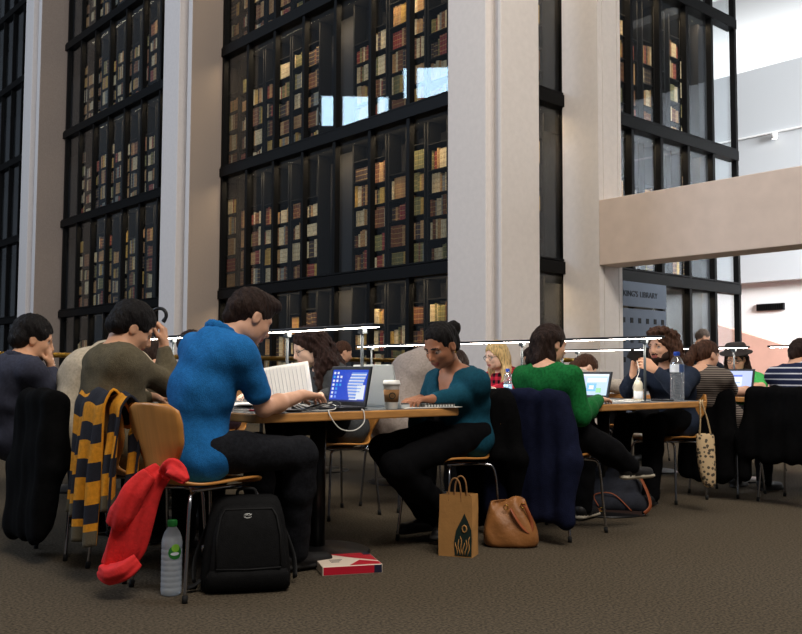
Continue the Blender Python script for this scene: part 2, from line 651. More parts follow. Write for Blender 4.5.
CAMI = CMAT.inverted()
def pix(p):
    v = CAMI @ (Vector(p) - cam.location)
    return 401 + FOC * v.x / -v.z, 317 - FOC * v.y / -v.z

def seen(b):
    x, y = pix(b[1])
    if not (-5 < x < 760 and -5 < y < 405):
        return False
    return not (158 < x < 226 or 450 < x < 538 or 555 < x < 622 or x < 64 and b[2] == 'y')
inview = sorted([b for b in books if seen(b)], key=lambda b: b[0] / (b[3] * b[4]) ** .5)
hidden = [b for b in books if not seen(b)]
for d, p, ax, w, h, c, desc, t, s in inview[:300]:
    o = bpy.data.objects.new('book', get_book(c, w, h))
    o.location = p
    if ax == 'x':
        o.rotation_euler = (0, 0, R(90))
        o.location = p + Vector((w / 1000, 0, 0))
    COL.objects.link(o)
    tag(o, f'{c} bound book, {ORD[s]} shelf of {TIER[t]} storey, {desc}', 'book', f'{c} books, {ORD[s]} shelf, {TIER[t]} storey, {desc}')
rest = MB()
for d, p, ax, w, h, c, desc, t, s in inview[300:] + hidden:
    me = get_book(c, w, h)
    M = Matrix.Translation(p) if ax == 'y' else Matrix.Translation(p + Vector((w / 1000, 0, 0))) @ Matrix.Rotation(R(90), 4, 'Z')
    rest.add([M @ v.co for v in me.vertices], [tuple(q.vertices) for q in me.polygons], BK_LIST.index(c))
o = rest.build('shelved_books', [BK_MATS[k] for k in BK_LIST])
o['kind'] = 'stuff'
tag(o, 'the many old bound books on the farther shelves of the glass tower', 'books')

# ------------------------------------------------------------------ sign and steel doors under the short face
x0, x1 = 10.62, 12.53
root = thing('entrance_sign', 'blue-grey steel sign panel lettered in black above the perforated doors', 'sign', (11.6, FY - .1, 1.93))
b = MB(); b.box((x0, FY - .12, 1.93), (x1, FY - .085, 2.31))
b.build('sign_panel', [M_steel], root, bevel=.004)
for wd, x in (("KING'S", 11.56), ('LIBRARY', 12.04)):
    t = text_mb(wd, .125, Matrix.Translation((x, FY - .121, 2.12)) @ Matrix.Rotation(R(90), 4, 'X'), .004)
    t.build('lettering', [M_black], root)
d1 = bpy.data.objects.new('door_1', None); d1.location = (11.6, FY - .1, 0); COL.objects.link(d1); struct(d1)
p = MB(); h = MB()
for a, c in ((x0, 11.05), (11.08, x1)):
    p.box((a, FY - .11, 0), (c, FY - .085, 1.90))
    nx = max(1, int((c - a) / .19))
    for i in range(nx):
        for k in range(6):
            cx, cz = a + (c - a) * (i + .5) / nx, 1.72 - .30 * k
            h.box((cx - .035, FY - .117, cz - .04), (cx + .035, FY - .1, cz + .04))
p.build('door_panel', [M_steel], d1, bevel=.003)
h.build('square_hole', [M_black], d1)

# ------------------------------------------------------------------ far side of the atrium
b = MB()
b.box((19.0, -8, 2.95), (19.6, 30, 7.75))      # white balcony front
struct(b.build('wall_far_balcony', [mat('pale_grey_paint', (196, 199, 203), rough=.8, spec=.2)]))
b = MB(); b.box((19.0 - .05, -8, 6.2), (19.0, 30, 6.24))
struct(b.build('trim_far_ledge', [M_white]))
b = MB(); b.box((19.25, -8, 0), (19.5, 30, 3.0))
struct(b.build('wall_far_lower', [M_white]))
b = MB(); b.box((19, -8, 9.6), (40, 40, 9.8))
struct(b.build('ceiling', [M_white]))
b = MB(); b.box((30, -8, 0), (30.2, 40, 9.6))
struct(b.build('wall_far_end', [M_white]))
M = Matrix(((0, 0, 1, 0), (1, 0, 0, 0), (0, 1, 0, 0), (0, 0, 0, 1)))
b = MB()
# sloping stair wall (y,z outline, thickness along x)
b.prism([(4, 0), (14, 0), (14, 2.35), (11.4, 2.35), (8.6, 1.45), (4, .35)], 18.0, 18.3, 0, M)
struct(b.build('wall_stair_parapet', [M_salmon]))
v = thing('wall_vent', 'dark slotted air vent on the far white wall at right', 'vent', (19.2, 9.63, 2.32))
b = MB(); b.box((19.19, 9.32, 2.32), (19.249, 9.95, 2.47)); b.build('vent_frame', [M_greypanel], v)
b = MB()
for k in range(12):
    b.box((19.17, 9.335 + .051 * k, 2.335), (19.2, 9.365 + .051 * k, 2.455))
b.build('slat', [M_black], v)
s = thing('spot_lamp', 'small white spot lamp under the ledge of the far balcony', 'lamp', (18.9, 9.2, 6.1))
b = MB(); b.lathe([(.05, 0), (.07, .04), (.07, .12), (.03, .14)], (18.88, 9.3, 6.05), 12); b.build('lamp_body', [M_white], s)
b = MB(); b.lathe([(.048, 0), (.048, .006)], (18.88, 9.3, 6.044), 12); b.build('lamp_lens', [emis('spot_glow', (255, 250, 235), 6)], s)

# ------------------------------------------------------------------ brass railing across the hall
rt = thing('brass_railing', 'long brass handrail on glass panels in front of the book tower', 'railing', (3, 9.35, 0))
b = MB(); b.tube([(-6, 9.35, 1.08), (8.09, 9.35, 1.08)], .028, 10); b.build('handrail', [M_brass], rt)
for k in range(8):
    b = MB(); b.box((-5.5 + 1.9 * k - .012, 9.33, 0), (-5.5 + 1.9 * k + .012, 9.37, 1.06)); b.build('post', [M_black], rt)
b = MB(); b.box((-6, 9.344, .08), (8.09, 9.356, 1.0)); b.build('glass_panel', [M_railglass], rt)
rt = thing('brass_railing', 'short brass handrail beside the bridge column', 'railing', (9.1, 7.2, 0))
b = MB(); b.tube([(8.9, 7.2, 1.08), (9.32, 7.2, 1.08)], .028, 10); b.build('handrail', [M_brass], rt)
b = MB(); b.box((9.28, 7.19, 0), (9.30, 7.21, 1.06)); b.box((8.92, 7.19, 0), (8.94, 7.21, 1.06)); b.build('post', [M_black], rt)
# ------------------------------------------------------------------ people: signed-distance bodies meshed with surface nets
def V(*a):
    return np.array(a[0] if len(a) == 1 else a, dtype=np.float32)

class Body:
    """round-limbed figure: shapes blended into one continuous surface"""
    def __init__(s):
        s.p = []

    def cone(s, a, b, ra, rb, lab=0, k=.02, flat=None):
        """limb from a to b, radius ra to rb; flat=(axis, f) thins it along an axis"""
        a, b = V(a), V(b)
        r = max(ra, rb)
        s.p.append(('c', a, b, ra, rb, flat, lab, k, np.minimum(a, b) - r, np.maximum(a, b) + r))
        return s

    def ell(s, c, r, F=None, lab=0, k=.02, cut=False, sub=None):
        """ellipsoid radii r in frame F (rows: axes)"""
        c, r = V(c), V(r)
        F = np.eye(3, dtype=np.float32) if F is None else V(F)
        R_ = float(r.max())
        s.p.append(('x' if cut else 'e', c, r, F, lab, k, c - R_, c + R_))
        return s

    def half(s, pt, n, k=.01):
        """cuts away the side of the plane that n points to"""
        s.p.append(('h', V(pt), V(n), k))
        return s

    def mesh(s, h, noise=None, smooth=0):
        lo = np.min([p[-2] for p in s.p if p[0] in 'ce'], axis=0) - 3 * h - .02
        hi = np.max([p[-1] for p in s.p if p[0] in 'ce'], axis=0) + 3 * h + .02
        n = np.ceil((hi - lo) / h).astype(int) + 1
        D = np.full(n, 1.0, np.float32)
        B = np.full(n, 1.0, np.float32)
        L = np.zeros(n, np.int8)
        ax = [lo[i] + h * np.arange(n[i], dtype=np.float32) for i in range(3)]
        for p in s.p:
            if p[0] == 'h':
                q = p[2] / np.linalg.norm(p[2])
                d = (ax[0][:, None, None] - p[1][0]) * q[0] + (ax[1][None, :, None] - p[1][1]) * q[1] + (ax[2][None, None, :] - p[1][2]) * q[2]
                np.maximum(D, d, out=D)
                continue
            k = p[-3]
            m = k + 4 * h + .012
            i0 = np.clip(np.floor((p[-2] - m - lo) / h).astype(int), 0, n - 1)
            i1 = np.clip(np.ceil((p[-1] + m - lo) / h).astype(int) + 1, 1, n)
            if (i1 <= i0).any():
                continue
            sl = tuple(slice(a, b) for a, b in zip(i0, i1))
            X, Y, Z = ax[0][sl[0]][:, None, None], ax[1][sl[1]][None, :, None], ax[2][sl[2]][None, None, :]
            if p[0] == 'c':
                _, a, b, ra, rb, flat, lab = p[:7]
                ba = b - a
                l2 = float(ba @ ba) + 1e-12
                x, y, z = X - a[0], Y - a[1], Z - a[2]
                t = np.clip((x * ba[0] + y * ba[1] + z * ba[2]) / l2, 0, 1)
                x, y, z = x - t * ba[0], y - t * ba[1], z - t * ba[2]
                if flat is not None:
                    q, f = V(flat[0]), flat[1]
                    w = (x * q[0] + y * q[1] + z * q[2]) * (1 / f - 1)
                    x, y, z = x + w * q[0], y + w * q[1], z + w * q[2]
                    d = (np.sqrt(x * x + y * y + z * z) - (ra + (rb - ra) * t)) * (.5 + .5 * f)
                else:
                    d = np.sqrt(x * x + y * y + z * z) - (ra + (rb - ra) * t)
            else:
                _, c, r, F, lab = p[:5]
                x, y, z = X - c[0], Y - c[1], Z - c[2]
                u = [(x * F[i, 0] + y * F[i, 1] + z * F[i, 2]) for i in range(3)]
                k0 = np.sqrt(sum((u[i] / r[i]) ** 2 for i in range(3)))
                k1 = np.sqrt(sum((u[i] / r[i] ** 2) ** 2 for i in range(3))) + 1e-9
                d = k0 * (k0 - 1) / k1
            d = np.broadcast_to(d, D[sl].shape)
            o = D[sl]
            if p[0] == 'x':
                if k > 0:
                    hh = np.clip(.5 - .5 * (o + d) / k, 0, 1)
                    D[sl] = o + (-d - o) * hh + k * hh * (1 - hh)
                else:
                    D[sl] = np.maximum(o, -d)
                continue
            b_ = B[sl]
            cl = d < b_
            L[sl] = np.where(cl, lab, L[sl])
            B[sl] = np.where(cl, d, b_)
            if k > 0:
                hh = np.clip(.5 + .5 * (o - d) / k, 0, 1)
                D[sl] = o + (d - o) * hh - k * hh * (1 - hh)
            else:
                D[sl] = np.minimum(o, d)
        if noise:
            for (fx, fy, fz), amp, ph in noise:
                D += (amp * np.sin(fx * ax[0] + ph))[:, None, None] * 0 + amp * np.sin(
                    (fx * ax[0])[:, None, None] + (fy * ax[1])[None, :, None] + (fz * ax[2])[None, None, :] + ph)
        return nets(D, L, lo, h)

def nets(D, L, lo, h):
    ins = D < 0
    ins[0], ins[-1], ins[:, 0], ins[:, -1], ins[:, :, 0], ins[:, :, -1] = (False,) * 6
    c = [ins[i:i - 1 or None, j:j - 1 or None, k:k - 1 or None] for i in (0, 1) for j in (0, 1) for k in (0, 1)]
    al, an = c[0].copy(), c[0].copy()
    for q in c[1:]:
        al &= q
        an |= q
    act = an & ~al
    I = np.argwhere(act)
    vid = np.full(act.shape, -1, np.int32)
    vid[act] = np.arange(len(I))
    cor = np.array([(i, j, k) for i in (0, 1) for j in (0, 1) for k in (0, 1)])
    vals = np.stack([D[I[:, 0] + a, I[:, 1] + b, I[:, 2] + e] for a, b, e in cor], 1)
    acc = np.zeros((len(I), 3))
    cnt = np.zeros(len(I))
    for a in range(8):
        for b in range(a + 1, 8):
            if np.abs(cor[a] - cor[b]).sum() != 1:
                continue
            va, vb = vals[:, a], vals[:, b]
            x = (va < 0) != (vb < 0)
            t = np.where(x, va / np.where(x, va - vb, 1), 0)
            acc += x[:, None] * (cor[a] + (cor[b] - cor[a]) * t[:, None])
            cnt += x
    P = lo + h * (I + acc / np.maximum(cnt, 1)[:, None])
    faces, labs = [], []
    for a in range(3):
        s0 = [slice(1, -1)] * 3
        s1 = [slice(1, -1)] * 3
        s0[a], s1[a] = slice(0, -1), slice(1, None)
        e0, e1 = ins[tuple(s0)], ins[tuple(s1)]
        for fl in (0, 1):
            E = np.argwhere((e0 & ~e1) if fl == 0 else (~e0 & e1))
            if not len(E):
                continue
            off = np.ones(3, int)
            off[a] = 0
            E = E + off
            b, cc = (a + 1) % 3, (a + 2) % 3
            def cell(db, dc):
                q = E.copy()
                q[:, b] -= db
                q[:, cc] -= dc
                return vid[q[:, 0], q[:, 1], q[:, 2]]
            q = [cell(1, 1), cell(0, 1), cell(0, 0), cell(1, 0)]
            if fl:
                q = q[::-1]
            faces.append(np.stack(q, 1))
            g = E.copy()
            if fl:
                g[:, a] += 1
            labs.append(L[g[:, 0], g[:, 1], g[:, 2]])
    F = np.concatenate(faces)
    Lb = np.concatenate(labs)
    ok = (F >= 0).all(1)
    return P, F[ok], Lb[ok]

def sdf_obj(body, name, mats, parent, h, noise=None, relax=1):
    P, F, Lb = body.mesh(h, noise)
    for _ in range(relax):       # gentle relaxing of the surface
        E = np.concatenate([F[:, [0, 1]], F[:, [1, 2]], F[:, [2, 3]], F[:, [3, 0]]])
        A = np.zeros_like(P)
        n = np.zeros(len(P))
        np.add.at(A, E[:, 0], P[E[:, 1]])
        np.add.at(A, E[:, 1], P[E[:, 0]])
        np.add.at(n, E[:, 0], 1)
        np.add.at(n, E[:, 1], 1)
        P = .5 * P + .5 * A / np.maximum(n, 1)[:, None]
    me = bpy.data.meshes.new(name)
    o = bpy.data.objects.new(name, me)
    if parent is None:
        org = np.array([(P[:, 0].min() + P[:, 0].max()) / 2, (P[:, 1].min() + P[:, 1].max()) / 2, P[:, 2].min()])
        P = P - org
        o.location = org
    me.vertices.add(len(P))
    me.vertices.foreach_set('co', P.astype(np.float32).ravel())
    me.loops.add(len(F) * 4)
    me.loops.foreach_set('vertex_index', F.astype(np.int32).ravel())
    me.polygons.add(len(F))
    me.polygons.foreach_set('loop_start', np.arange(len(F), dtype=np.int32) * 4)
    me.polygons.foreach_set('use_smooth', np.ones(len(F), bool))
    mats = mats if isinstance(mats, (list, tuple)) else [mats]
    for m in mats:
        me.materials.append(m)
    me.polygons.foreach_set('material_index', np.clip(Lb, 0, len(mats) - 1).astype(np.int32))
    me.update(calc_edges=True)
    me.validate()
    link(o, parent)
    return o

def unit(v):
    v = V(v)
    return v / (np.linalg.norm(v) + 1e-9)

def frame(fwd, up=(0, 0, 1), roll=0.0):
    """rows: forward, left, up of a head or hand"""
    f = unit(fwd)
    l = unit(np.cross(V(up), f))
    u = np.cross(f, l)
    if roll:
        l, u = l * math.cos(roll) + u * math.sin(roll), u * math.cos(roll) - l * math.sin(roll)
    return np.stack([f, l, u]).astype(np.float32)

def head_fwd(yaw, pitch):
    """yaw: compass in the hall (0 = +x, 90 = +y); pitch down positive"""
    y, p = R(yaw), R(pitch)
    return (math.cos(y) * math.cos(p), math.sin(y) * math.cos(p), -math.sin(p))

SK, LIP, EYE, BROW, WHITE = 0, 1, 2, 3, 4
def build_head(B, c, F, s=1.0, fem=False, beard=False):
    """head of a figure; c = middle between the ears at eye level"""
    c = V(c)
    P = lambda f, l, u: c + s * (f * F[0] + l * F[1] + u * F[2])
    E = lambda f, l, u, rf, rl, ru, lab=0, k=.015, cut=False: B.ell(P(f, l, u), (rf * s, rl * s, ru * s), F, lab, k * s, cut)
    jw = .93 if fem else 1.0
    E(-.012, 0, .030, .098, .076, .088)
    E(.030, 0, -.020, .066, .064 * jw, .082, k=.03)
    E(.050, 0, -.082, .040, .036 * jw, .030, k=.03, lab=BROW if beard else SK)
    for q in (1, -1):
        E(.020, q * .045 * jw, -.058, .042, .022, .038, k=.03, lab=BROW if beard else SK)
        E(.062, q * .036, -.026, .024, .024, .020, k=.02)              # cheeks
        B.cone(P(.084, q * .014, .020), P(.076, q * .046, .020), .010 * s, .008 * s, SK, .012 * s)
        E(.094, q * .032, -.001, .014, .017, .011, cut=True, k=.012)   # eye sockets
        E(.074, q * .032, -.001, .0125, .0145, .0125, lab=WHITE, k=.004)
        E(.0835, q * .032, -.003, .0045, .0062, .0058, lab=EYE, k=.002)
        B.cone(P(.0855, q * .019, .0075), P(.079, q * .047, .0055),   .0022 * s, .0020 * s, EYE, .001 * s)   # lashes
        B.cone(P(.094, q * .016, .0225), P(.084, q * .046, .024), .0034 * s, .0026 * s, BROW, .003 * s)
        E(-.004, q * .078, -.010, .020, .009, .031, k=.008)            # ears
        E(.002, q * .086, -.006, .011, .006, .018, k=.006, cut=True)
    B.cone(P(.090, 0, .010), P(.112, 0, -.028), .009 * s, .0125 * s, SK, .014 * s)
    for q in (1, -1):
        E(.099, q * .011, -.034, .011, .0075, .0085, k=.008)
    E(.090, 0, -.050, .014, .024, .010, k=.012, lab=BROW if beard else SK)
    B.cone(P(.0965, -.017, -.0575), P(.0965, .017, -.0575), .0055 * s, .0055 * s, LIP, .004 * s)
    B.cone(P(.0945, -.014, -.067), P(.0945, .014, -.067), .0068 * s, .0068 * s, LIP, .004 * s)
    return P

def hand(B, w, d, n, side, curl=.5, s=1.0, spread=1.0, thumb=.6, grip=None):
    """w wrist, d direction of the fingers, n palm normal (the side the palm faces); side +1: thumb to the left of d seen with the palm down"""
    w, d = V(w), unit(d)
    n = unit(V(n) - d * float(V(n) @ d))
    a = np.cross(d, n) * side            # towards the thumb
    kn = []
    B.cone(w - d * .03 * s, w + d * .025 * s, .024 * s, .026 * s, SK, .02 * s, flat=(n, .72))
    for i, x in enumerate((.030, .010, -.011, -.030)):
        k0 = w + d * (.088 - .004 * abs(i - 1)) * s + a * x * s
        B.cone(w + d * .012 * s + a * x * .55 * s, k0, .0155 * s, .0115 * s, SK, .014 * s, flat=(n, .95))
        kn.append(k0)
    L = (.072, .080, .074, .058)
    for i, k0 in enumerate(kn):
        c = curl[i] if isinstance(curl, (list, tuple)) else curl
        dd = unit(d + a * ((.10, .03, -.04, -.12)[i]) * spread)
        p = k0
        ang = 0
        for j, fr in enumerate((.46, .30, .24)):
            ang += c * (.75, 1.0, .7)[j]
            q = p + (dd * math.cos(ang) + n * math.sin(ang)) * L[i] * fr * s
            B.cone(p, q, (.0095, .0085, .0078)[j] * s, (.0086, .0078, .0068)[j] * s, SK, .004 * s)
            p = q
    t0 = w + d * .022 * s + a * .022 * s
    t1 = t0 + unit(d * .75 + a * .75 + n * .35) * .040 * s
    t2 = t1 + unit(d * 1.0 + a * .25 * (1 - thumb) + n * (.2 + .6 * thumb)) * .034 * s
    t3 = t2 + unit(d * 1.0 - a * .3 * thumb + n * (.2 + .5 * thumb)) * .026 * s
    B.cone(t0, t1, .016 * s, .0118 * s, SK, .012 * s)
    B.cone(t1, t2, .0112 * s, .0098 * s, SK, .004 * s)
    B.cone(t2, t3, .0098 * s, .0078 * s, SK, .004 * s)

def ik(a, b, l1, l2, hint):
    """middle joint of a limb from a to b; the end is pulled in if out of reach"""
    a, b = V(a), V(b)
    d = b - a
    L = float(np.linalg.norm(d))
    if L > (l1 + l2) * .995:
        b = a + d / L * (l1 + l2) * .995
        d = b - a
        L = float(np.linalg.norm(d))
    u = d / L
    x = (l1 * l1 - l2 * l2 + L * L) / (2 * L)
    hgt = math.sqrt(max(0, l1 * l1 - x * x))
    hv = V(hint) - u * float(V(hint) @ u)
    return a + u * x + unit(hv) * hgt, b

NOISE_CLOTH = [((31, 17, 23), .0016, .3), ((-19, 37, 29), .0014, 1.1), ((53, -41, 47), .0009, 2.0), ((13, 21, -61), .0012, .7)]
NOISE_HAIR = [((260, 90, 60), .0012, .2), ((-90, 240, 70), .0012, 1.4), ((90, -120, 70), .0016, 2.2), ((47, 61, 35), .002, .9)]
NOISE_CURL = [((170, 60, 130), .0028, .2), ((-110, 150, 60), .0028, 1.4), ((60, -100, 90), .003, 2.2), ((43, 71, -57), .004, .4), ((211, -160, 33), .002, 3)]

SKINS = {}
def skin_set(key, skin, lip, brow, eye=(30, 20, 16)):
    if key not in SKINS:
        m = mat('skin_' + key, skin, rough=.5, var=.06, scale=25, spec=.35)
        m.node_tree.nodes['Principled BSDF'].inputs['Subsurface Weight'].default_value = .0
        SKINS[key] = [m, mat('lips_' + key, lip, rough=.45), mat('eye_' + key, eye, rough=.2, spec=.6), mat('brow_' + key, brow, rough=.8),
                      mat('eye_white_' + key, tuple(int(.45 * a + .55 * 150) for a in skin), rough=.35)]
    return SKINS[key]

def hair_mat(name, col, rough=.6):
    return mat('hair_' + name, col, rough=rough, var=.45, scale=90, bump=.8, bscale=190, spec=.14, stretch=(1, 1, .22))

M_shoe = mat('dark_shoe', (24, 23, 24), rough=.55)
M_sole = mat('shoe_sole', (40, 39, 38), rough=.7)
M_palesole = mat('pale_sole', (190, 180, 160), rough=.7)
M_denim = mat('dark_denim', (30, 31, 35), rough=.9, var=.3, scale=60, bump=.25, bscale=180, spec=.08)
M_blacktrouser = mat('black_trousers', (14, 14, 16), rough=.9, var=.15, scale=40, bump=.2, bscale=120, spec=.06)

def person(label, *, pelvis, yaw, neck, head, head_yaw, head_pitch=20, head_roll=0, group=None,
           skin='fair', hair=None, hair_style='short', top=None, top_name='shirt', sleeve='long', trousers=None,
           wr_r=None, wr_l=None, el_r=(-.3, -.4, -1), el_l=(-.3, .4, -1), hand_r=None, hand_l=None,
           knee_r=None, knee_l=None, foot_r=None, foot_l=None, legs=True, h=.008, s=1.0, fem=False, beard=False,
           neckline=None, shoulder_w=.19, bulk=1.0, extra_hair=None, collar=None, curl_r=.5, curl_l=.5, arms=True, spine=None, sh_r=None, sh_l=None, noise_hair=None, hair_cut=True, shoe=True, sole=None, hairline=-.020):
    """a seated (or standing) figure; all joints are points of the hall"""
    fy = R(yaw)
    fw = V(math.cos(fy), math.sin(fy), 0)
    lf = V(-math.sin(fy), math.cos(fy), 0)
    up = V(0, 0, 1)
    pelvis, neck, head = V(pelvis), V(neck), V(head)
    root = thing('person', label, 'person', (float(pelvis[0]), float(pelvis[1]), 0), group)
    HF = frame(head_fwd(head_yaw, head_pitch), roll=R(head_roll))
    sp = unit(neck - pelvis)
    body, shirt, tr = Body(), Body(), Body()
    # torso: line of the spine bowed backwards, widths across the left axis
    back = unit(np.cross(sp, lf))            # direction chest faces
    if float(back @ fw) < 0 and abs(sp[2]) > .3:
        back = -back
    mid = pelvis + (neck - pelvis) * .5 - back * .035 + 0
    if spine is not None:
        mid = V(spine)
    chest = pelvis + (neck - pelvis) * .78 - back * .012
    if spine is not None:
        chest = mid + (neck - mid) * .55
    wd = bulk
    def torso(B, g, lab, hem=0.0):
        B.cone(pelvis - lf * .075 * wd - sp * hem * .6, pelvis + lf * .075 * wd - sp * hem * .6, .105 * wd + g + hem * .3, .105 * wd + g + hem * .3, lab, .05)
        B.cone(mid - lf * .055 * wd, mid + lf * .055 * wd, .100 * wd + g, .100 * wd + g, lab, .06)
        B.cone(pelvis, mid, .131 * wd + g, .126 * wd + g, lab, .06, flat=(back, .93))
        B.cone(mid, chest, .122 * wd + g, .128 * wd + g, lab, .05, flat=(back, .86))
        B.cone(chest - lf * .075 * wd, chest + lf * .075 * wd, .098 * wd + g, .098 * wd + g, lab, .05)
        B.cone(SR * .9 + neck * .1 - up * .02, SL * .9 + neck * .1 - up * .02, .056 + g, .056 + g, lab, .06)
        B.cone(chest, neck - sp * .035, .10 * wd + g, .062 + g, lab, .05)
        if fem:
            for q in (1, -1):
                B.ell(chest + back * .070 + lf * q * .068 - sp * .05, (.062 + g,) * 3, None, lab, .05)
    SR = neck - lf * shoulder_w - sp * .055 - back * .0 if sh_r is None else V(sh_r)
    SL = neck + lf * shoulder_w - sp * .055 if sh_l is None else V(sh_l)
    torso(body, 0, SK)
    torso(shirt, .013, 0, .035)
    # neck and head
    hb = head - HF[2] * .075 * s - HF[0] * .022 * s
    body.cone(neck - sp * .03, hb, .058 if not fem else .050, .052 if not fem else .046, SK, .025)
    hc = head
    build_head(body, hc, HF, s, fem, beard)
    # arms
    if arms:
        for S, wr, el, hd, side, cu in ((SR, wr_r, el_r, hand_r, 1, curl_r), (SL, wr_l, el_l, hand_l, -1, curl_l)):
            if wr is None:
                wr = S - up * .25 + fw * .22
                hd = None if hd is None else hd
            if el[0] == 'abs':
                E_, wr = V(el[1]), V(wr)
            else:
                hint = fw * el[0] + lf * el[1] + up * el[2]
                E_, wr = ik(S, wr, .285 * s, .255 * s, hint)
                over = any(x0 - .10 < E_[0] < x1 + .10 for x0, x1 in TX)
                if legs and over and E_[2] < TOP_Z + .062:      # elbows rest on the table, not in it
                    E_ = V(E_[0], E_[1], TOP_Z + .062)
                if legs and over and wr[2] < TOP_Z + .042:
                    wr = V(wr[0], wr[1], TOP_Z + .042)
            body.cone(S, E_, .046, .038, SK, .03)
            body.cone(E_, E_ + (wr - E_) * .35, .038, .040, SK, .02)
            body.cone(E_ + (wr - E_) * .35, wr, .040, .025, SK, .02)
            if hd is None:
                hd = (unit(wr - E_), (0, 0, -1))
            hand(body, wr + unit(hd[0]) * .012, hd[0], hd[1], side, cu, .98 * s if not fem else .90 * s)
            g = .014
            if sleeve == 'long':
                shirt.cone(S, E_, .050 + g, .045 + g, 0, .03)
                shirt.cone(E_, E_ + (wr - E_) * .4, .046 + g, .043 + g, 0, .03)
                shirt.cone(E_ + (wr - E_) * .35, wr - unit(wr - E_) * .02, .043 + g, .030 + g * .5, 0, .02)
            elif sleeve == 'short':
                shirt.cone(S, S + (E_ - S) * .70, .050 + g, .046 + g, 0, .03)
            elif sleeve == 'elbow':
                shirt.cone(S, S + (E_ - S) * .85, .050 + g, .044 + g, 0, .03)
    # neckline
    if neckline == 'v':
        fr = frame(back, sp)
        for dn, wv_ in ((-.02, .070), (.015, .060), (.05, .046), (.08, .032), (.105, .020)):
            shirt.ell(neck + back * .09 - sp * dn, (.075, wv_, .040), fr, 0, .008, cut=True)
        shirt.ell(neck + sp * .045, (.105, .098, .07), fr, 0, .006, cut=True)
    else:
        shirt.ell(neck + sp * .055 + back * .012, (.088, .082, .062), frame(back, sp), 0, .006, cut=True)
    # legs
    if legs:
        for q, kn, ft in ((-1, knee_r, foot_r), (1, knee_l, foot_l)):
            H = pelvis + lf * q * .085
            kn = H + fw * .42 + lf * q * .04 + up * .02 if kn is None else V(kn)
            ft = kn + fw * .0 - up * (kn[2] - .085) if ft is None else V(ft)
            for B, g in ((tr, .014),):
                B.cone(H, H + (kn - H) * .3, .066 + g * .5, .080 + g * .6, 0, .03)
                B.cone(H + (kn - H) * .3, kn, .080 + g * .6, .058 + g * .8, 0, .03)
                B.cone(kn, kn + (ft - kn) * .35, .058 + g, .060 + g, 0, .03)
                B.cone(kn + (ft - kn) * .35, ft, .058 + g, .046 + g, 0, .03)
            body.cone(H, kn, .07, .05, SK, .02)
            body.cone(kn, ft, .05, .035, SK, .02)
            if shoe:
                b = Body()
                f2 = unit(V(fw[0], fw[1], 0) * 1.0 + lf * q * .15)
                z0 = float(ft[2]) - .055
                b.cone(ft - up * .02 - f2 * .03, ft + f2 * .02 - up * .02, .042, .040, 0, .02)
                b.cone(ft + f2 * .03 - up * .035, ft + f2 * .165 - up * .043, .040, .034, 0, .03, flat=(up, .85))
                b.cone(ft - f2 * .035 - up * .062, ft + f2 * .175 - up * .064, .036, .040, 1, .008, flat=(up, .40))
                b.half(ft - up * .080, (0, 0, -1))
                sdf_obj(b, 'shoe', [M_shoe, sole or M_sole], root, max(h, .008), relax=1)
        tr.cone(pelvis - lf * .08, pelvis + lf * .08, .105 * wd + .008, .105 * wd + .008, 0, .04)
        tr.cone(pelvis, pelvis + sp * .06, .120 * wd + .006, .115 * wd + .004, 0, .04, flat=(back, .86))
        sdf_obj(tr, 'trousers', trousers or M_blacktrouser, root, max(h, .009), NOISE_CLOTH)
    ss = skin if isinstance(skin, list) else SKINS[skin]
    sdf_obj(body, 'body', ss, root, h)
    if top is not None:
        sdf_obj(shirt, top_name, top, root, max(h, .007), NOISE_CLOTH)
        if collar is not None:
            cb = Body()
            n_ = 14
            for i in range(n_):
                t_ = 2 * math.pi * (i + .5) / n_
                t2 = 2 * math.pi * (i + 1.5) / n_
                if abs(math.cos(t_) - 1) < .12 and False:
                    continue
                q0 = neck + sp * .004 + (back * math.cos(t_) * .064 + lf * math.sin(t_) * .066) - sp * .028 * math.cos(t_)
                q1 = neck + sp * .004 + (back * math.cos(t2) * .064 + lf * math.sin(t2) * .066) - sp * .028 * math.cos(t2)
                cb.cone(q0, q1, .022, .022, 0, .006, flat=(unit(q0 - neck - sp * .02),   .32))
            sdf_obj(cb, 'collar', collar, root, .005)
    # hair
    if hair is not None:
        hb_ = Body()
        P = lambda f, l, u: hc + s * (f * HF[0] + l * HF[1] + u * HF[2])
        hh = min(h, .006)
        if hair_style == 'short':
            hb_.ell(P(-.012, 0, .036), (.105 * s, .083 * s, .097 * s), HF, 0, .01)
            hb_.ell(P(.052, 0, .104), (.046 * s, .056 * s, .026 * s), HF, 0, .03)
            hb_.cone(P(-.075, 0, -.01), P(-.075, 0, -.045), .048 * s, .040 * s, 0, .03)
        elif hair_style == 'crop':
            hb_.ell(P(-.013, 0, .032), (.104 * s, .082 * s, .094 * s), HF, 0, .01)
            hb_.cone(P(-.072, 0, -.01), P(-.070, 0, -.045), .045 * s, .036 * s, 0, .03)
        elif hair_style == 'full':
            hb_.ell(P(-.016, 0, .038), (.109 * s, .088 * s, .100 * s), HF, 0, .01)
            hb_.cone(P(-.065, -.03, -.02), P(-.065, .03, -.02), .055 * s, .055 * s, 0, .03)
        for e in (extra_hair or []):
            if e[0] == 'c':
                hb_.cone(P(*e[1]), P(*e[2]), e[3] * s, e[4] * s, 0, e[5] if len(e) > 5 else .03)
            elif e[0] == 'e':
                hb_.ell(P(*e[1]), V(e[2]) * s, HF, 0, .025)
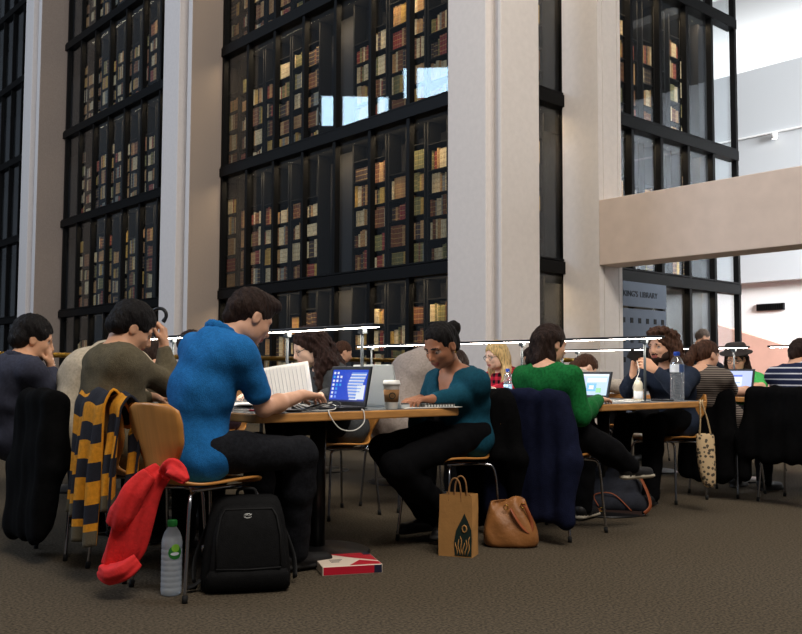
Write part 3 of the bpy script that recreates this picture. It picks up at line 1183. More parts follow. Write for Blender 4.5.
        if hair_cut:
            hb_.ell(P(.112, 0, hairline), (.078 * s, .080 * s, .085 * s), HF, 0, .012, cut=True)
            hb_.ell(P(.060, 0, -.085), (.070 * s, .100 * s, .065 * s), HF, 0, .012, cut=True)
            if hair_style in ('short', 'crop'):
                for q in (1, -1):
                    hb_.ell(P(.004, q * .088, -.024), (.028 * s, .030 * s, .044 * s), HF, 0, .008, cut=True)
        for e in (extra_hair or []):
            if e[0] == 'C':
                hb_.cone(P(*e[1]), P(*e[2]), e[3] * s, e[4] * s, 0, .02)
        sdf_obj(hb_, 'hair', hair, root, hh, noise_hair or NOISE_HAIR, relax=1)
    return root, (lambda f, l, u: Vector([float(x) for x in hc + s * (f * HF[0] + l * HF[1] + u * HF[2])])), HF

def glasses(root, P, m, wide=.034):
    b = MB()
    for q in (1, -1):
        b.tube([P(.101 - .1 * abs(.0) - .004 * (1 - math.cos(t)), q * .033 + .023 * math.cos(t), -.004 + .018 * math.sin(t)) for t in [2 * math.pi * i / 16 for i in range(16)]], .0022, 6, closed=True)
        b.tube([P(.098, q * .056, .002), P(.05, q * .076, .004), P(-.005, q * .083, .006), P(-.02, q * .083, -.01)], .0020, 6)
    b.tube([P(.101, -.010, .0), P(.105, 0, .003), P(.101, .010, .0)], .002, 6)
    return b.build('glasses', [m], root)
# ------------------------------------------------------------------ furniture
M_wood = mat('oak_edge', (196, 140, 78), rough=.45, var=.18, scale=9, stretch=(1, .15, 6), spec=.4)
M_ply = mat('honey_plywood', (198, 136, 68), rough=.38, var=.10, scale=8, stretch=(1, 6, .4), spec=.45)
M_desk = mat('grey_desk_inlay', (84, 88, 90), rough=.5, var=.04, scale=40)
M_chrome = mat('chrome', (170, 170, 174), rough=.22, metal=1.0)
M_ped = mat('black_pedestal', (18, 18, 19), rough=.35)
M_lampmetal = mat('lamp_grey_metal', (92, 98, 100), rough=.45, metal=.0)
M_lamptop = mat('lamp_dark_top', (44, 44, 46), rough=.4, metal=.5)
M_led = emis('led_strip', (255, 244, 230), 45)
M_rubber = mat('rubber', (15, 15, 15), rough=.8)
M_coat = mat('black_coat_cloth', (10, 10, 11), rough=.95, var=.25, scale=30, bump=.3, bscale=160, spec=.06)
M_navy = mat('navy_coat_cloth', (21, 25, 46), rough=.9, var=.2, scale=30, bump=.3, bscale=160, spec=.08)

def rounded(x0, y0, x1, y1, r, n=5):
    pts = []
    for cx, cy, a in ((x1 - r, y0 + r, -90), (x1 - r, y1 - r, 0), (x0 + r, y1 - r, 90), (x0 + r, y0 + r, 180)):
        for i in range(n + 1):
            t = R(a + 90 * i / n)
            pts.append((cx + r * math.cos(t), cy + r * math.sin(t)))
    return pts

TOP_Z = .735
def table(label, x0, x1, y0, y1):
    cx = (x0 + x1) / 2
    t = thing('reading_table', label, 'table', (cx, (y0 + y1) / 2, 0), 'long reading tables')
    b = MB(); b.prism(rounded(x0, y0, x1, y1, .05), TOP_Z - .042, TOP_Z - .002); b.build('wooden_edge', [M_wood], t, bevel=.006)
    b = MB(); b.prism(rounded(x0 + .012, y0 + .012, x1 - .012, y1 - .012, .04), TOP_Z - .01, TOP_Z); b.build('desk_inlay', [M_desk], t, bevel=.002)
    for y in (y0 + .42, y1 - .42):
        p = MB(); p.lathe([(.042, .02), (.042, TOP_Z - .05)], (cx, y, 0), 24); p.lathe([(.16, TOP_Z - .062), (.16, TOP_Z - .043)], (cx, y, 0), 24)
        po = p.build('pedestal', [M_ped], t)
        d = MB(); d.lathe([(.27, 0), (.275, .006), (.262, .014), (.06, .03), (.045, .035)], (cx, y, 0), 40); d.build('base_disc', [M_ped], po)
    return t

TX = [(2.11, 3.37), (4.37, 5.60), (6.74, 7.97)]
table('oak edged reading table in the foreground, with the open laptops and the paper cup', *TX[0], 3.38, 5.40)
table('oak edged reading table behind the foreground one, at the left men', *TX[0], 5.42, 7.42)
table('oak edged reading table with two water bottles and hanging tote bag', *TX[1], 3.25, 5.28)
table('oak edged reading table between the water-bottle table and the brass railing', *TX[1], 5.30, 7.30)
table('oak edged reading table at far right, where the green shirt reader sits', *TX[2], 2.45, 4.48)
table('oak edged reading table behind the far right one', *TX[2], 4.50, 6.50)

def lamp(label, x, y0, z=1.142):
    """light bar of 0.97 m on two posts, standing on the middle of a table"""
    t = thing('reading_lamp', label, 'lamp', (x, y0 + .49, TOP_Z), 'light bars on the reading tables')
    b = MB(); b.box((x - .036, y0, z), (x + .036, y0 + .99, z + .016)); b.build('lamp_housing', [M_lamptop], t, bevel=.004)
    b = MB(); b.box((x - .016, y0 + .015, z - .002), (x + .016, y0 + .975, z + .001)); b.build('light_strip', [M_led], t)
    for y in (y0 + .13, y0 + .80):
        b = MB(); b.tube([(x, y, TOP_Z), (x, y, z - .004)], .0085, 10); b.box((x - .014, y - .02, z - .03), (x + .014, y + .02, z - .004))
        b.lathe([(.03, 0), (.03, .006), (.012, .01)], (x, y, TOP_Z), 16)
        b.build('post', [M_lampmetal], t)
    return t

lamp('nearest light bar on the foreground table, above the open laptop', 2.82, 3.41)
lamp('second light bar of the foreground table, behind the blue polo shirt', 2.82, 4.43)
lamp('light bar just left of the raised hand, above the left men', 2.82, 5.45)
lamp('light bar in front of the curly haired man', 4.98, 3.21)
lamp('light bar left of the green sweater, above the blonde woman', 4.98, 4.25)
lamp('light bar behind the teal sweater woman, left end of that row', 4.98, 5.32)
lamp('light bar at the right edge, near the striped shirt', 7.36, 2.72)
lamp('light bar above the right laptop, at the hat wearer', 7.36, 3.90)
lamp('light bar behind the phone holding hands', 7.36, 4.93)

def chair_mesh_parts():
    """one bent plywood shell on four tube legs, facing +x, seat centre above the origin"""
    prof = bez([(.205, 0, .425), (.185, 0, .447), (.10, 0, .452), (-.06, 0, .442), (-.165, 0, .450), (-.222, 0, .500), (-.240, 0, .585), (-.260, 0, .69), (-.280, 0, .788)], 40)
    n = len(prof) - 1
    def half_w(t):
        xs_ = [0, .03, .08, .25, .42, .52, .60, .68, .80, .90, .96, 1.0]
        ws = [.08, .135, .165, .195, .185, .135, .098, .120, .188, .198, .184, .125]
        return float(np.interp(t, xs_, ws))
    def fn(u, v):
        i = u * n
        a = prof[min(int(i), n)]
        b_ = prof[min(int(i) + 1, n)]
        p = a + (b_ - a) * (i - int(i))
        q = 2 * v - 1
        dish = .028 * q * q
        back = min(1, max(0, (u - .55) / .15))
        return (p.x + dish * back * 1.1, half_w(u) * q, p.z + dish * .4 * (1 - back))
    return fn, n

def make_chair(label, loc, yaw, group='bent plywood chairs with chrome legs'):
    t = thing('plywood_chair', label, 'chair', (0, 0, 0), group)
    fn, n = chair_mesh_parts()
    b = MB(); b.grid(fn, 48, 14, thick=.011); b.build('shell', [M_ply], t)
    b = MB()
    b.tube([(.15, -.13, .432), (-.13, -.12, .428)], .008, 8); b.tube([(.15, .13, .432), (-.13, .12, .428)], .008, 8)
    b.lathe([(.07, .415), (.07, .435)], (0, 0, 0), 16)
    b.build('seat_mount', [M_chrome], t)
    for sx, sy in ((1, 1), (1, -1), (-1, 1), (-1, -1)):
        b = MB()
        b.tube(bez([(.02 * sx, .05 * sy, .418), (.13 * sx, .135 * sy, .420), (.172 * sx, .175 * sy, .385), (.188 * sx, .188 * sy, .20), (.203 * sx, .200 * sy, .012)], 20), .0078, 10)
        lg = b.build('leg', [M_chrome], t)
        b = MB(); b.tube([(.201 * sx, .198 * sy, .03), (.204 * sx, .201 * sy, 0.0)], .0115, 10); b.build('rubber_foot', [M_rubber], lg)
    t.location = (*loc, 0)
    t.rotation_euler = (0, 0, R(yaw))
    return t

CH = {}
CH['blue'] = make_chair('honey plywood chair under the man in the blue polo shirt', (1.92, 3.52), 6)
def chair(key, label, loc, yaw):
    CH[key] = copy_tree(CH['blue'], label, None, (*loc, 0), R(yaw))
chair('khaki', 'plywood chair under the striped scarf, behind the khaki sweater', (1.90, 3.97), 0)
chair('beige', 'plywood chair under the black coat at far left', (1.88, 4.60), 0)
chair('navy', 'plywood chair at the left picture edge, under the dark haired man', (1.90, 5.10), 0)
chair('teal', 'plywood chair under the woman in the teal sweater', (3.47, 3.58), 180)
chair('wavy', 'plywood chair under the wavy haired woman, seen below the table', (3.55, 4.72), 180)
chair('farleft', 'plywood chair behind the foreground table, far end of its right side', (3.60, 6.35), 180)
chair('green', 'plywood chair hung with the long navy coat', (4.12, 3.36), 8)
chair('grey', 'plywood chair under the bent grey reader behind the teal woman', (4.10, 4.70), 0)
chair('curly', 'plywood chair under the curly haired man', (5.84, 3.74), 180)
chair('blonde', 'plywood chair under the blonde woman in plaid', (5.85, 5.35), 180)
chair('pony', 'plywood chair under the ponytailed woman at the right table', (6.47, 3.62), 0)
chair('stripe', 'plywood chair under the black jacket at the right picture edge', (6.46, 3.06), 0)
chair('bent', 'plywood chair under the bent reader behind the white laptop', (6.45, 4.95), 0)
chair('hat', 'plywood chair under the reader in the green shirt', (8.20, 4.30), 180)
chair('dark', 'plywood chair far behind the phone holding hands', (8.20, 5.55), 180)

# ---- clothes on chairs
def coat(name, label, m, loc, yaw, half, z_bot, seed, flare=1.15, lean=.0, top=.812, hood=False):
    """a coat hung over a chair back; loc = middle of the back, yaw = way the chair faces"""
    f = V(math.cos(R(yaw)), math.sin(R(yaw)), 0); l = V(-f[1], f[0], 0); u = V(0, 0, 1)
    o = V(loc[0], loc[1], 0)
    B = Body()
    P = lambda a, b, c: o + f * a + l * b + u * c
    B.cone(P(-.005, -half * .72, top - .03), P(-.005, half * .72, top - .03), .038, .038, 0, .03)
    for i, q in enumerate((-1, -.75, -.5, -.25, 0, .25, .5, .75, 1)):
        rg = rnd(seed, i)
        zb = z_bot + rg.uniform(0, .03)
        B.cone(P(-.03, half * q * .74, top - .05), P(-.062 - lean - rg.uniform(0, .012), half * q * flare * .92, zb + .03), .032, .038, 0, .06, flat=(f, .7))
    for q in (1, -1):     # sleeves
        B.cone(P(.0, q * half * .80, top - .06), P(-.02, q * half * 1.08, top - .36), .052, .058, 0, .04)
        B.cone(P(-.02, q * half * 1.08, top - .36), P(-.05, q * half * 1.02, max(.12, top - .62)), .056, .042, 0, .04)
    for q in (-.7, -.25, .25, .7):
        B.cone(P(.035, half * q, top - .05), P(.062, half * q, top - .34), .040, .042, 0, .05)
    kx = l * 38
    nz = [((float(kx[0]), float(kx[1]), 3.0), .005, seed), ((float(kx[0] * 1.7), float(kx[1] * 1.7), -4.0), .003, seed * 2.1), ((14, 9, 21), .004, seed)]
    o_ = sdf_obj(B, name, m, None, .011, nz)
    return tag(o_, label, 'coat')

coat('coat', 'black coat hanging on the chair at far left, behind the beige shirt', M_coat, (1.60, 4.56), 0, .21, .10, 1.0)
coat('coat', 'black coat hanging behind the woman in the teal sweater', M_coat, (3.745, 3.57), 180, .20, .03, 2.0)
coat('coat', 'long navy blue coat hanging behind the green sweater', M_navy, (3.87, 3.32), 8, .23, .10, 3.0, flare=1.25)
coat('coat', 'black coat hanging behind the ponytailed woman', M_coat, (6.20, 3.60), 0, .17, .14, 4.0)
coat('coat', 'black jacket hanging at the right picture edge', M_coat, (6.19, 3.06), 0, .23, .30, 5.0)

# striped scarf over the back of the khaki man's chair
M_must = mat('scarf_mustard', (214, 142, 28), rough=.95, var=.15, scale=60, bump=.4, bscale=220)
M_ink = mat('scarf_ink', (28, 30, 40), rough=.95, var=.15, scale=60, bump=.4, bscale=220)
M_fringe = mat('scarf_fringe', (92, 84, 66), rough=.95, bump=.4, bscale=200)
sc = thing('striped_scarf', 'mustard and black striped knitted scarf over a chair back', 'scarf', (1.5, 3.85, 0))
def scarf_tail(x0, y0, y1, zt, zb, seed, drift=0.0, front=.10):
    n = 54
    L = (zt - zb)
    def fn(u, v):
        # over the back: a short part in front, the long part behind
        s_ = u * (L + .22)
        y = y0 + (y1 - y0) * v
        if s_ < .22:
            a = s_ / .22
            x = x0 + front * (1 - a) + .0
            z = zt - .16 * (1 - a) ** 1.5 + .0
        else:
            a = (s_ - .22) / L
            x = x0 - .030 * math.sin(min(1, a * 8) * math.pi / 2) - .03 * a
            z = zt - L * a
        w = min(1, max(0, (s_ - .22) * 3))
        fold = math.sin(v * 9.5 + seed) * .018 * w + math.sin(v * 17 + seed * 2 + u * 4) * .006 * w
        y += drift * max(0, s_ - .22) + (v - .5) * -.03 * w
        return (x + fold, y, z + .008 * math.sin(v * 7 + seed))
    def mf(u, v):
        s_ = u * (L + .22)
        if s_ > L + .22 - .06:
            return 2
        return int((s_ + seed * .03) / .085) % 2
    b = MB(); b.grid(fn, n, 16, thick=.012, mfn=mf)
    return b.build('scarf_tail', [M_must, M_ink, M_fringe], sc)
scarf_tail(1.645, 3.93, 4.13, .825, .27, .4, .05)
scarf_tail(1.618, 3.75, 3.95, .830, .17, 2.3, .03)
scarf_tail(1.660, 3.67, 3.79, .815, .32, 4.0, -.03)
scarf_tail(1.720, 3.60, 3.73, .70, .22, 5.2, -.02, front=.04)

# red jacket slung through the blue man's chair, trailing to the floor
M_red = mat('red_fabric', (226, 44, 44), rough=.8, var=.12, scale=30, bump=.2, bscale=90)
def pleat_sweep(b, path, ws, flat, pleats=5, depth=.20, seed=0.0, thin=.42, n=44):
    """hanging cloth: a flattened tube with soft pleats running along it"""
    path = bez(path, 44)
    N = len(path)
    fd = Vector([float(q) for q in flat])
    vs, fs = [], []
    for i, p in enumerate(path):
        t = (path[min(i + 1, N - 1)] - path[max(i - 1, 0)]).normalized()
        e2 = (fd - t * fd.dot(t)).normalized()
        e1 = t.cross(e2)
        u = i / (N - 1)
        w = float(np.interp(u, np.linspace(0, 1, len(ws)), ws))
        for k in range(n):
            th = 2 * math.pi * k / n
            m = 1 + depth * math.sin(pleats * th + seed + 2.6 * math.sin(3 * u + seed)) + depth * .3 * math.sin((2 * pleats + 1) * th - 4 * u + 2 * seed) + .03 * math.sin(13 * u + 2 * th)
            vs.append(p + e1 * math.cos(th) * w * (1 + (m - 1) * .35) + e2 * math.sin(th) * w * thin * m)
    for i in range(N - 1):
        for k in range(n):
            fs.append((i * n + k, i * n + (k + 1) % n, (i + 1) * n + (k + 1) % n, (i + 1) * n + k))
    fs += [tuple(range(n - 1, -1, -1)), tuple((N - 1) * n + k for k in range(n))]
    b.add(vs, fs, 0, True)
vd = (W(130, 520, 3.7) - Vector((0, 0, CAM_H))).normalized()
rj = thing('red_jacket', 'bright red jacket trailing from the plywood chair to the carpet', 'jacket', W(120, 574, 3.72))
b = MB()
pleat_sweep(b, [W(163, 470, 3.70), W(148, 486, 3.68), W(136, 515, 3.68), W(126, 545, 3.70), W(116, 568, 3.72)], [.042, .062, .074, .078, .062], vd, 5, .22, .4)
b.build('jacket_body', [M_red], rj)
b = MB()
pleat_sweep(b, [W(150, 474, 3.64), W(134, 492, 3.63), W(122, 514, 3.64), W(116, 526, 3.66)], [.030, .048, .052, .040], vd, 3, .22, 1.7, .6)
b.build('sleeve', [M_red], rj)
b = MB()
pleat_sweep(b, [W(138, 560, 3.66), W(124, 570, 3.64), W(110, 574, 3.66), W(101, 570, 3.70)], [.028, .040, .042, .024], vd, 3, .2, 3.0, .7)
b.build('hem', [M_red], rj)
b = MB()
pleat_sweep(b, [W(164, 474, 3.66), W(172, 468, 3.62), W(179, 474, 3.60), W(186, 481, 3.58)], [.026, .040, .034, .016], vd, 3, .24, .9, .7)
b.build('collar', [M_red], rj)
# ------------------------------------------------------------------ the readers
skin_set('fair', (222, 170, 140), (190, 110, 100), (58, 42, 34))
skin_set('pale', (236, 196, 172), (204, 120, 116), (120, 92, 60))
skin_set('olive', (208, 156, 122), (176, 100, 88), (30, 24, 22))
skin_set('brown', (158, 106, 78), (132, 70, 62), (24, 18, 16))
H_black = hair_mat('black', (22, 19, 19))
H_dark = hair_mat('dark_brown', (44, 31, 26))
H_brown = hair_mat('brown', (74, 50, 38))
H_wavy = hair_mat('espresso', (50, 34, 30))
H_blond = hair_mat('blond', (206, 176, 122))
H_grey = hair_mat('grey', (96, 84, 76))
def cloth(name, col, var=.16, bump=.35, bscale=220, scale=70):
    return mat(name, col, rough=.92, var=var, scale=scale, bump=bump, bscale=bscale, spec=.15)
C_blue = cloth('blue_polo', (34, 108, 172))
C_khaki = cloth('khaki_knit', (92, 84, 66))
C_beige = cloth('beige_knit', (186, 172, 150))
C_slate = cloth('slate_shirt', (58, 60, 74))
C_char = cloth('charcoal_knit', (66, 68, 70))
C_teal = cloth('teal_knit', (20, 70, 88))
C_grey = cloth('grey_marl', (158, 146, 138))
C_green = cloth('green_knit', (24, 104, 50), var=.3)
C_navyknit = cloth('navy_cardigan', (38, 46, 62))
C_collar = cloth('pale_collar', (176, 182, 188))
C_cream = cloth('cream_knit', (186, 176, 164))
C_tgreen = cloth('bright_green_jersey', (74, 178, 90))
C_dark = cloth('dark_jacket', (34, 38, 46))
C_plum = cloth('dark_plum_knit', (70, 52, 60))
C_frame = mat('spectacle_frame', (26, 22, 22), rough=.3)

def striped(name, c1, c2, freq, axis='Z', width=.5, plaid=False):
    m = mat(name, c1, rough=.9, spec=.15)
    nt = m.node_tree
    b = nt.nodes['Principled BSDF']
    tc = nd(nt, 'ShaderNodeTexCoord')
    sp = nd(nt, 'ShaderNodeSeparateXYZ')
    nt.links.new(tc.outputs['Object'], sp.inputs[0])
    def line(sock, fq, wd):
        mu = nd(nt, 'ShaderNodeMath', operation='MULTIPLY'); mu.inputs[1].default_value = fq
        fr = nd(nt, 'ShaderNodeMath', operation='FRACT')
        gt = nd(nt, 'ShaderNodeMath', operation='LESS_THAN'); gt.inputs[1].default_value = wd
        nt.links.new(sock, mu.inputs[0]); nt.links.new(mu.outputs[0], fr.inputs[0]); nt.links.new(fr.outputs[0], gt.inputs[0])
        return gt.outputs[0]
    z = line(sp.outputs[2], freq, width)
    if plaid:
        y = line(sp.outputs[1], freq, width)
        ad = nd(nt, 'ShaderNodeMath', operation='ADD'); nt.links.new(z, ad.inputs[0]); nt.links.new(y, ad.inputs[1])
        hf = nd(nt, 'ShaderNodeMath', operation='MULTIPLY'); hf.inputs[1].default_value = .5
        nt.links.new(ad.outputs[0], hf.inputs[0])
        z = hf.outputs[0]
    mx = nd(nt, 'ShaderNodeMix', data_type='RGBA')
    nt.links.new(z, mx.inputs[0])
    mx.inputs[6].default_value = (*lin(c1), 1)
    mx.inputs[7].default_value = (*lin(c2), 1)
    nt.links.new(mx.outputs[2], b.inputs['Base Color'])
    return m
C_plaid = striped('red_plaid', (206, 44, 66), (24, 20, 26), 17, width=.5, plaid=True)
C_pin = striped('fine_striped_jersey', (70, 62, 58), (150, 138, 128), 62, width=.35)
C_sailor = striped('navy_white_stripe', (34, 40, 66), (206, 206, 214), 24, width=.22)
DOWN = (0, 0, -1)

# 1 blue polo shirt
root, P, F = person('man in a blue polo shirt with a short haircut, reading a white page', bulk=.93, pelvis=(1.885, 3.50, .583), yaw=4, neck=W(221, 334, 3.90), head=W(250, 317, 3.96), head_yaw=-4, head_pitch=30,
    skin='fair', hair=H_dark, top=C_blue, top_name='polo_shirt', sleeve='short', trousers=M_denim, h=.0058,
    wr_r=W(303, 395, 4.16), el_r=('abs', W(264, 408, 3.92)), hand_r=(W(324, 396, 4.30) - W(303, 395, 4.16), DOWN), curl_r=.45,
    wr_l=(2.42, 3.86, .84), el_l=(-.2, .5, -1), hand_l=((.9, -.15, .2), (.2, -1, -.2)), curl_l=.7,
    sh_r=W(241, 352, 3.79), knee_r=(2.33, 3.36, .555), knee_l=(2.30, 3.68, .555), foot_r=(2.40, 3.50, .085), foot_l=(2.42, 3.80, .085), collar=C_blue, shoulder_w=.2,
    extra_hair=[('e', (.075, 0, .100), (.035, .050, .030))])

# 2 khaki sweater, hand raised
root, P, F = person('man in a khaki sweater bent over the table, one hand raised', pelvis=(1.82, 4.10, .583), yaw=4, neck=W(116, 349, 4.26), head=W(132, 328, 4.33), head_yaw=-12, head_pitch=32,
    skin='olive', hair=H_black, top=C_khaki, top_name='sweater', trousers=M_blacktrouser, h=.0062,
    wr_r=W(164, 348, 4.46), el_r=('abs', W(169, 384, 4.42)), hand_r=((-.02, .05, 1), (-.7, .7, .1)), curl_r=.95,
    wr_l=W(150, 397, 4.62), el_l=(-.3, .3, -1), hand_l=((.9, -.45, -.08), DOWN), curl_l=.4, sh_r=W(124, 362, 4.16), hair_style='full')

# 3 beige, bent right down
root, P, F = person('person in a beige top bent low over the table, face hidden', pelvis=(1.78, 4.62, .583), yaw=4, neck=(2.16, 4.84, 1.00), head=(2.34, 4.90, .97), head_yaw=0, head_pitch=62,
    skin='fair', hair=H_dark, top=C_beige, top_name='sweater', h=.0085, spine=(1.88, 4.68, .90), wr_r=(2.52, 4.72, .775), wr_l=(2.52, 5.1, .775))

# 4 dark haired man with hand at chin
root, P, F = person('dark haired man in a slate shirt resting his chin on a hand', pelvis=(1.66, 5.14, .583), yaw=0, neck=W(20, 359, 4.86), head=W(33, 339, 4.95), head_yaw=-14, head_pitch=16,
    skin='olive', hair=H_black, hair_style='full', top=C_slate, h=.007, s=1.0,
    wr_r=W(51, 369, 4.98), el_r=(.2, -.5, -1), hand_r=((-.12, .05, 1), (-.8, .55, .1)), curl_r=1.0, wr_l=(2.28, 5.28, .77), collar=C_slate)

# 5 wavy haired woman with glasses
wv = [('c', (-.03, q * .06, .03), (-.06, q * .085, -.14), .055, .055) for q in (1, -1)] + [('c', (-.06, q * .08, -.14), (-.03, q * .085, -.28), .055, .035) for q in (1, -1)] + \
     [('c', (-.08, 0, 0), (-.11, 0, -.20), .075, .075), ('c', (.0, .09, -.12), (.06, .085, -.27), .045, .028)]
root, P, F = person('woman with long wavy dark hair and glasses in a charcoal top', pelvis=(3.62, 4.74, .583), yaw=172, neck=W(324, 369, 5.92), head=W(309, 347, 5.85), head_yaw=160, head_pitch=24,
    skin='pale', hair=H_wavy, hair_style='full', extra_hair=wv, top=C_char, h=.0085, fem=True, wr_l=W(322, 397, 5.42), wr_r=(3.1, 5.0, .775), hand_l=((-1, .2, -.1), DOWN), noise_hair=NOISE_CURL)
glasses(root, P, C_frame)

# 6 man beyond the brass rail
p0 = W(343, 352, 10.2)
person('short haired man glimpsed beyond the brass railing, behind the wavy haired woman', pelvis=(p0.x - .05, p0.y, .583), yaw=-10, neck=p0 - Vector((.08, 0, .17)), head=p0, head_yaw=-20, head_pitch=20,
    skin='fair', hair=H_brown, hair_style='crop', top=C_dark, h=.012)

# 7 teal sweater woman
bun = [('e', (-.138, 0, .032), (.040, .043, .041)), ('c', (-.06, 0, -.02), (-.08, 0, -.03), .055, .05)]
root, P, F = person('woman in a teal sweater with black hair in a bun, typing', pelvis=(3.56, 3.56, .583), yaw=180, neck=W(455, 372, 4.96), head=W(441, 345, 4.86), hairline=.002, head_yaw=186, head_pitch=30,
    skin='brown', hair=H_black, hair_style='crop', extra_hair=bun, top=C_teal, top_name='sweater', h=.0049, fem=True, neckline='v',
    wr_l=W(433, 399, 4.72), el_l=('abs', W(476, 394, 4.93)), hand_l=((-1, .15, -.02), DOWN), curl_l=.55, wr_r=W(420, 399, 4.98), el_r=(-.2, -.6, -1), hand_r=((-1, -.1, -.05), DOWN), curl_r=.5,
    knee_l=W(394, 466, 4.55), knee_r=(3.06, 3.66, .52), foot_l=(3.52, 3.58, .10), foot_r=(3.50, 3.78, .10), shoulder_w=.165, bulk=.9, trousers=M_blacktrouser)
b = MB()
b.ball(P(.0, -.080 - .006, -.042) if False else P(.002, .084, -.044), .005, 8)
b.build('earring', [mat('gold', (220, 180, 90), rough=.2, metal=1.0)], root)

# 8 grey bent reader
person('reader in a grey top hunched over the table behind the teal sweater woman', pelvis=(4.02, 4.66, .583), yaw=2, neck=(4.46, 4.74, 1.00), head=(4.66, 4.76, .97), head_yaw=-10, head_pitch=55,
    skin='pale', hair=H_dark, hair_style='crop', top=C_grey, h=.010, spine=(4.20, 4.68, .92), wr_r=(4.80, 4.5, .775), wr_l=(4.80, 5.0, .775), bulk=1.1)

# 9 blonde woman
bl = [('c', (-.03, q * .06, .03), (-.02, q * .088, -.13), .045, .045) for q in (1, -1)] + [('c', (-.02, q * .088, -.13), (.02, q * .085, -.23), .042, .028) for q in (1, -1)] + [('c', (-.08, 0, 0), (-.09, 0, -.18), .06, .06)]
root, P, F = person('blonde woman with glasses in a red and black plaid shirt', pelvis=(5.98, 5.35, .583), yaw=178, neck=W(503, 373, 7.95), head=W(496, 356, 7.88), head_yaw=172, head_pitch=10,
    skin='pale', hair=H_blond, hair_style='full', extra_hair=bl, top=C_plaid, top_name='plaid_shirt', h=.009, fem=True, wr_l=(5.45, 5.1, .78), wr_r=(5.45, 5.5, .78))
glasses(root, P, C_frame)

# 10 green sweater woman
bob = [('c', (-.03, q * .062, .03), (-.015, q * .066, -.115), .034, .030) for q in (1, -1)] + [('c', (-.075, q * .025, .0), (-.082, q * .03, -.125), .046, .040) for q in (1, -1)]
root, P, F = person('woman in a green sweater with a dark bob, seen from behind', pelvis=(4.12, 3.36, .583), yaw=4, neck=W(545, 368, 5.12), head=W(550, 344, 5.22), head_yaw=-14, head_pitch=14,
    skin='fair', hair=H_dark, hair_style='crop', extra_hair=bob, sole=M_palesole, bulk=.9, s=.96, top=C_green, top_name='sweater', h=.0065, fem=True,
    wr_r=W(599, 399.5, 5.36), el_r=('abs', W(580, 415, 5.02)), hand_r=((1, .25, -.03), DOWN), curl_r=.35, wr_l=(4.66, 3.72, .775), hand_l=((1, -.1, -.03), DOWN), shoulder_w=.17,
    knee_r=W(602, 446, 5.16), foot_r=W(629, 466, 5.25), knee_l=(4.58, 3.50, .56), foot_l=(4.60, 3.55, .085))

# 11 curly long haired man with phone
cu = [('c', (-.03, q * .065, .05), (-.04, q * .095, -.10), .060, .062) for q in (1, -1)] + [('c', (-.08, 0, .02), (-.10, 0, -.11), .085, .085), ('e', (.03, 0, .105), (.075, .08, .038))]
root, P, F = person('bearded man with long curly hair in a navy cardigan, holding a phone', pelvis=(5.93, 3.74, .583), yaw=176, neck=W(668, 369, 6.62), head=W(662, 346, 6.56), head_yaw=172, head_pitch=8,
    skin='fair', hair=H_brown, hair_style='full', extra_hair=cu, top=C_navyknit, top_name='cardigan', h=.0056, beard=True, noise_hair=NOISE_CURL,
    wr_l=W(656, 370, 6.28), el_l=(.1, .5, -1), hand_l=((-.75, .45, .45), (-.3, .8, .2)), curl_l=.8, wr_r=W(633, 374, 6.46), el_r=(.1, -.5, -1), hand_r=((-.1, -.2, 1), (.1, -.9, .1)), curl_r=.85,
    knee_l=(5.50, 3.62, .56), knee_r=(5.50, 3.86, .56), foot_l=(5.42, 3.60, .085), foot_r=(5.35, 3.9, .085), collar=C_collar)

# 12 ponytailed woman
pt = [('C', (-.12, .02, .03), (-.15, .025, -.08), .034, .040), ('C', (-.15, .025, -.08), (-.135, .02, -.21), .040, .014)]
person('ponytailed woman in a fine striped top leaning on the right table', pelvis=(6.37, 3.62, .583), yaw=-2, neck=W(699, 371, 6.78), head=W(707, 355, 6.90), head_yaw=-18, head_pitch=14,
    skin='fair', hair=H_brown, hair_style='crop', extra_hair=pt, top=C_pin, top_name='striped_top', sleeve='elbow', h=.0085, s=.94, fem=True, wr_r=(6.98, 3.50, .785), el_r=('abs', W(731, 392, 6.80)), wr_l=(7.0, 3.8, .78))

# 13 standing man with glasses
p0 = W(703, 337, 13.6)
root, P, F = person('bald man with glasses standing in a dark jacket at the glass tower', pelvis=(p0.x - .06, p0.y + .06, .88), yaw=-45, neck=p0 + Vector((-.09, .07, -.17)), head=p0, head_yaw=-42, head_pitch=22,
    skin='fair', hair=H_grey, hair_style='crop', top=C_dark, top_name='jacket', h=.012, knee_r=(p0.x - .10, p0.y - .02, .47), knee_l=(p0.x + .0, p0.y + .12, .47),
    foot_r=(p0.x - .12, p0.y - .02, .085), foot_l=(p0.x - .02, p0.y + .14, .085), wr_r=p0 + Vector((.15, -.35, -.55)), wr_l=p0 + Vector((.3, -.1, -.5)))
glasses(root, P, C_frame)

# 14 hat and green shirt
root, P, F = person('person in a brimmed hat and bright green shirt at the right table', pelvis=(8.22, 4.36, .583), yaw=182, neck=W(738, 374, 8.66), head=W(736, 359, 8.58), head_yaw=192, head_pitch=14,
    skin='fair', hair=H_dark, hair_style='crop', extra_hair=[('c', (-.03, q * .07, -.0), (-.02, q * .085, -.10), .045, .045) for q in (1, -1)], top=C_tgreen, top_name='green_shirt', sleeve='short', h=.0095,
    wr_l=(7.78, 4.15, .79), wr_r=(7.80, 4.6, .79), trousers=C_tgreen)
glasses(root, P, C_frame)
M_felt = mat('hat_felt', (52, 46, 44), rough=.95)
Mh = Matrix((Vector([float(x) for x in F[0]]), Vector([float(x) for x in F[1]]), Vector([float(x) for x in F[2]]))).transposed().to_4x4()
Mh.translation = P(-.015, 0, .062)
b = MB(); b.lathe([(.150, -.008), (.152, .0), (.105, .008), (.100, .06), (.085, .085), (.03, .092), (0, .092)], n=24, M=Mh)
b.build('hat', [M_felt], root)

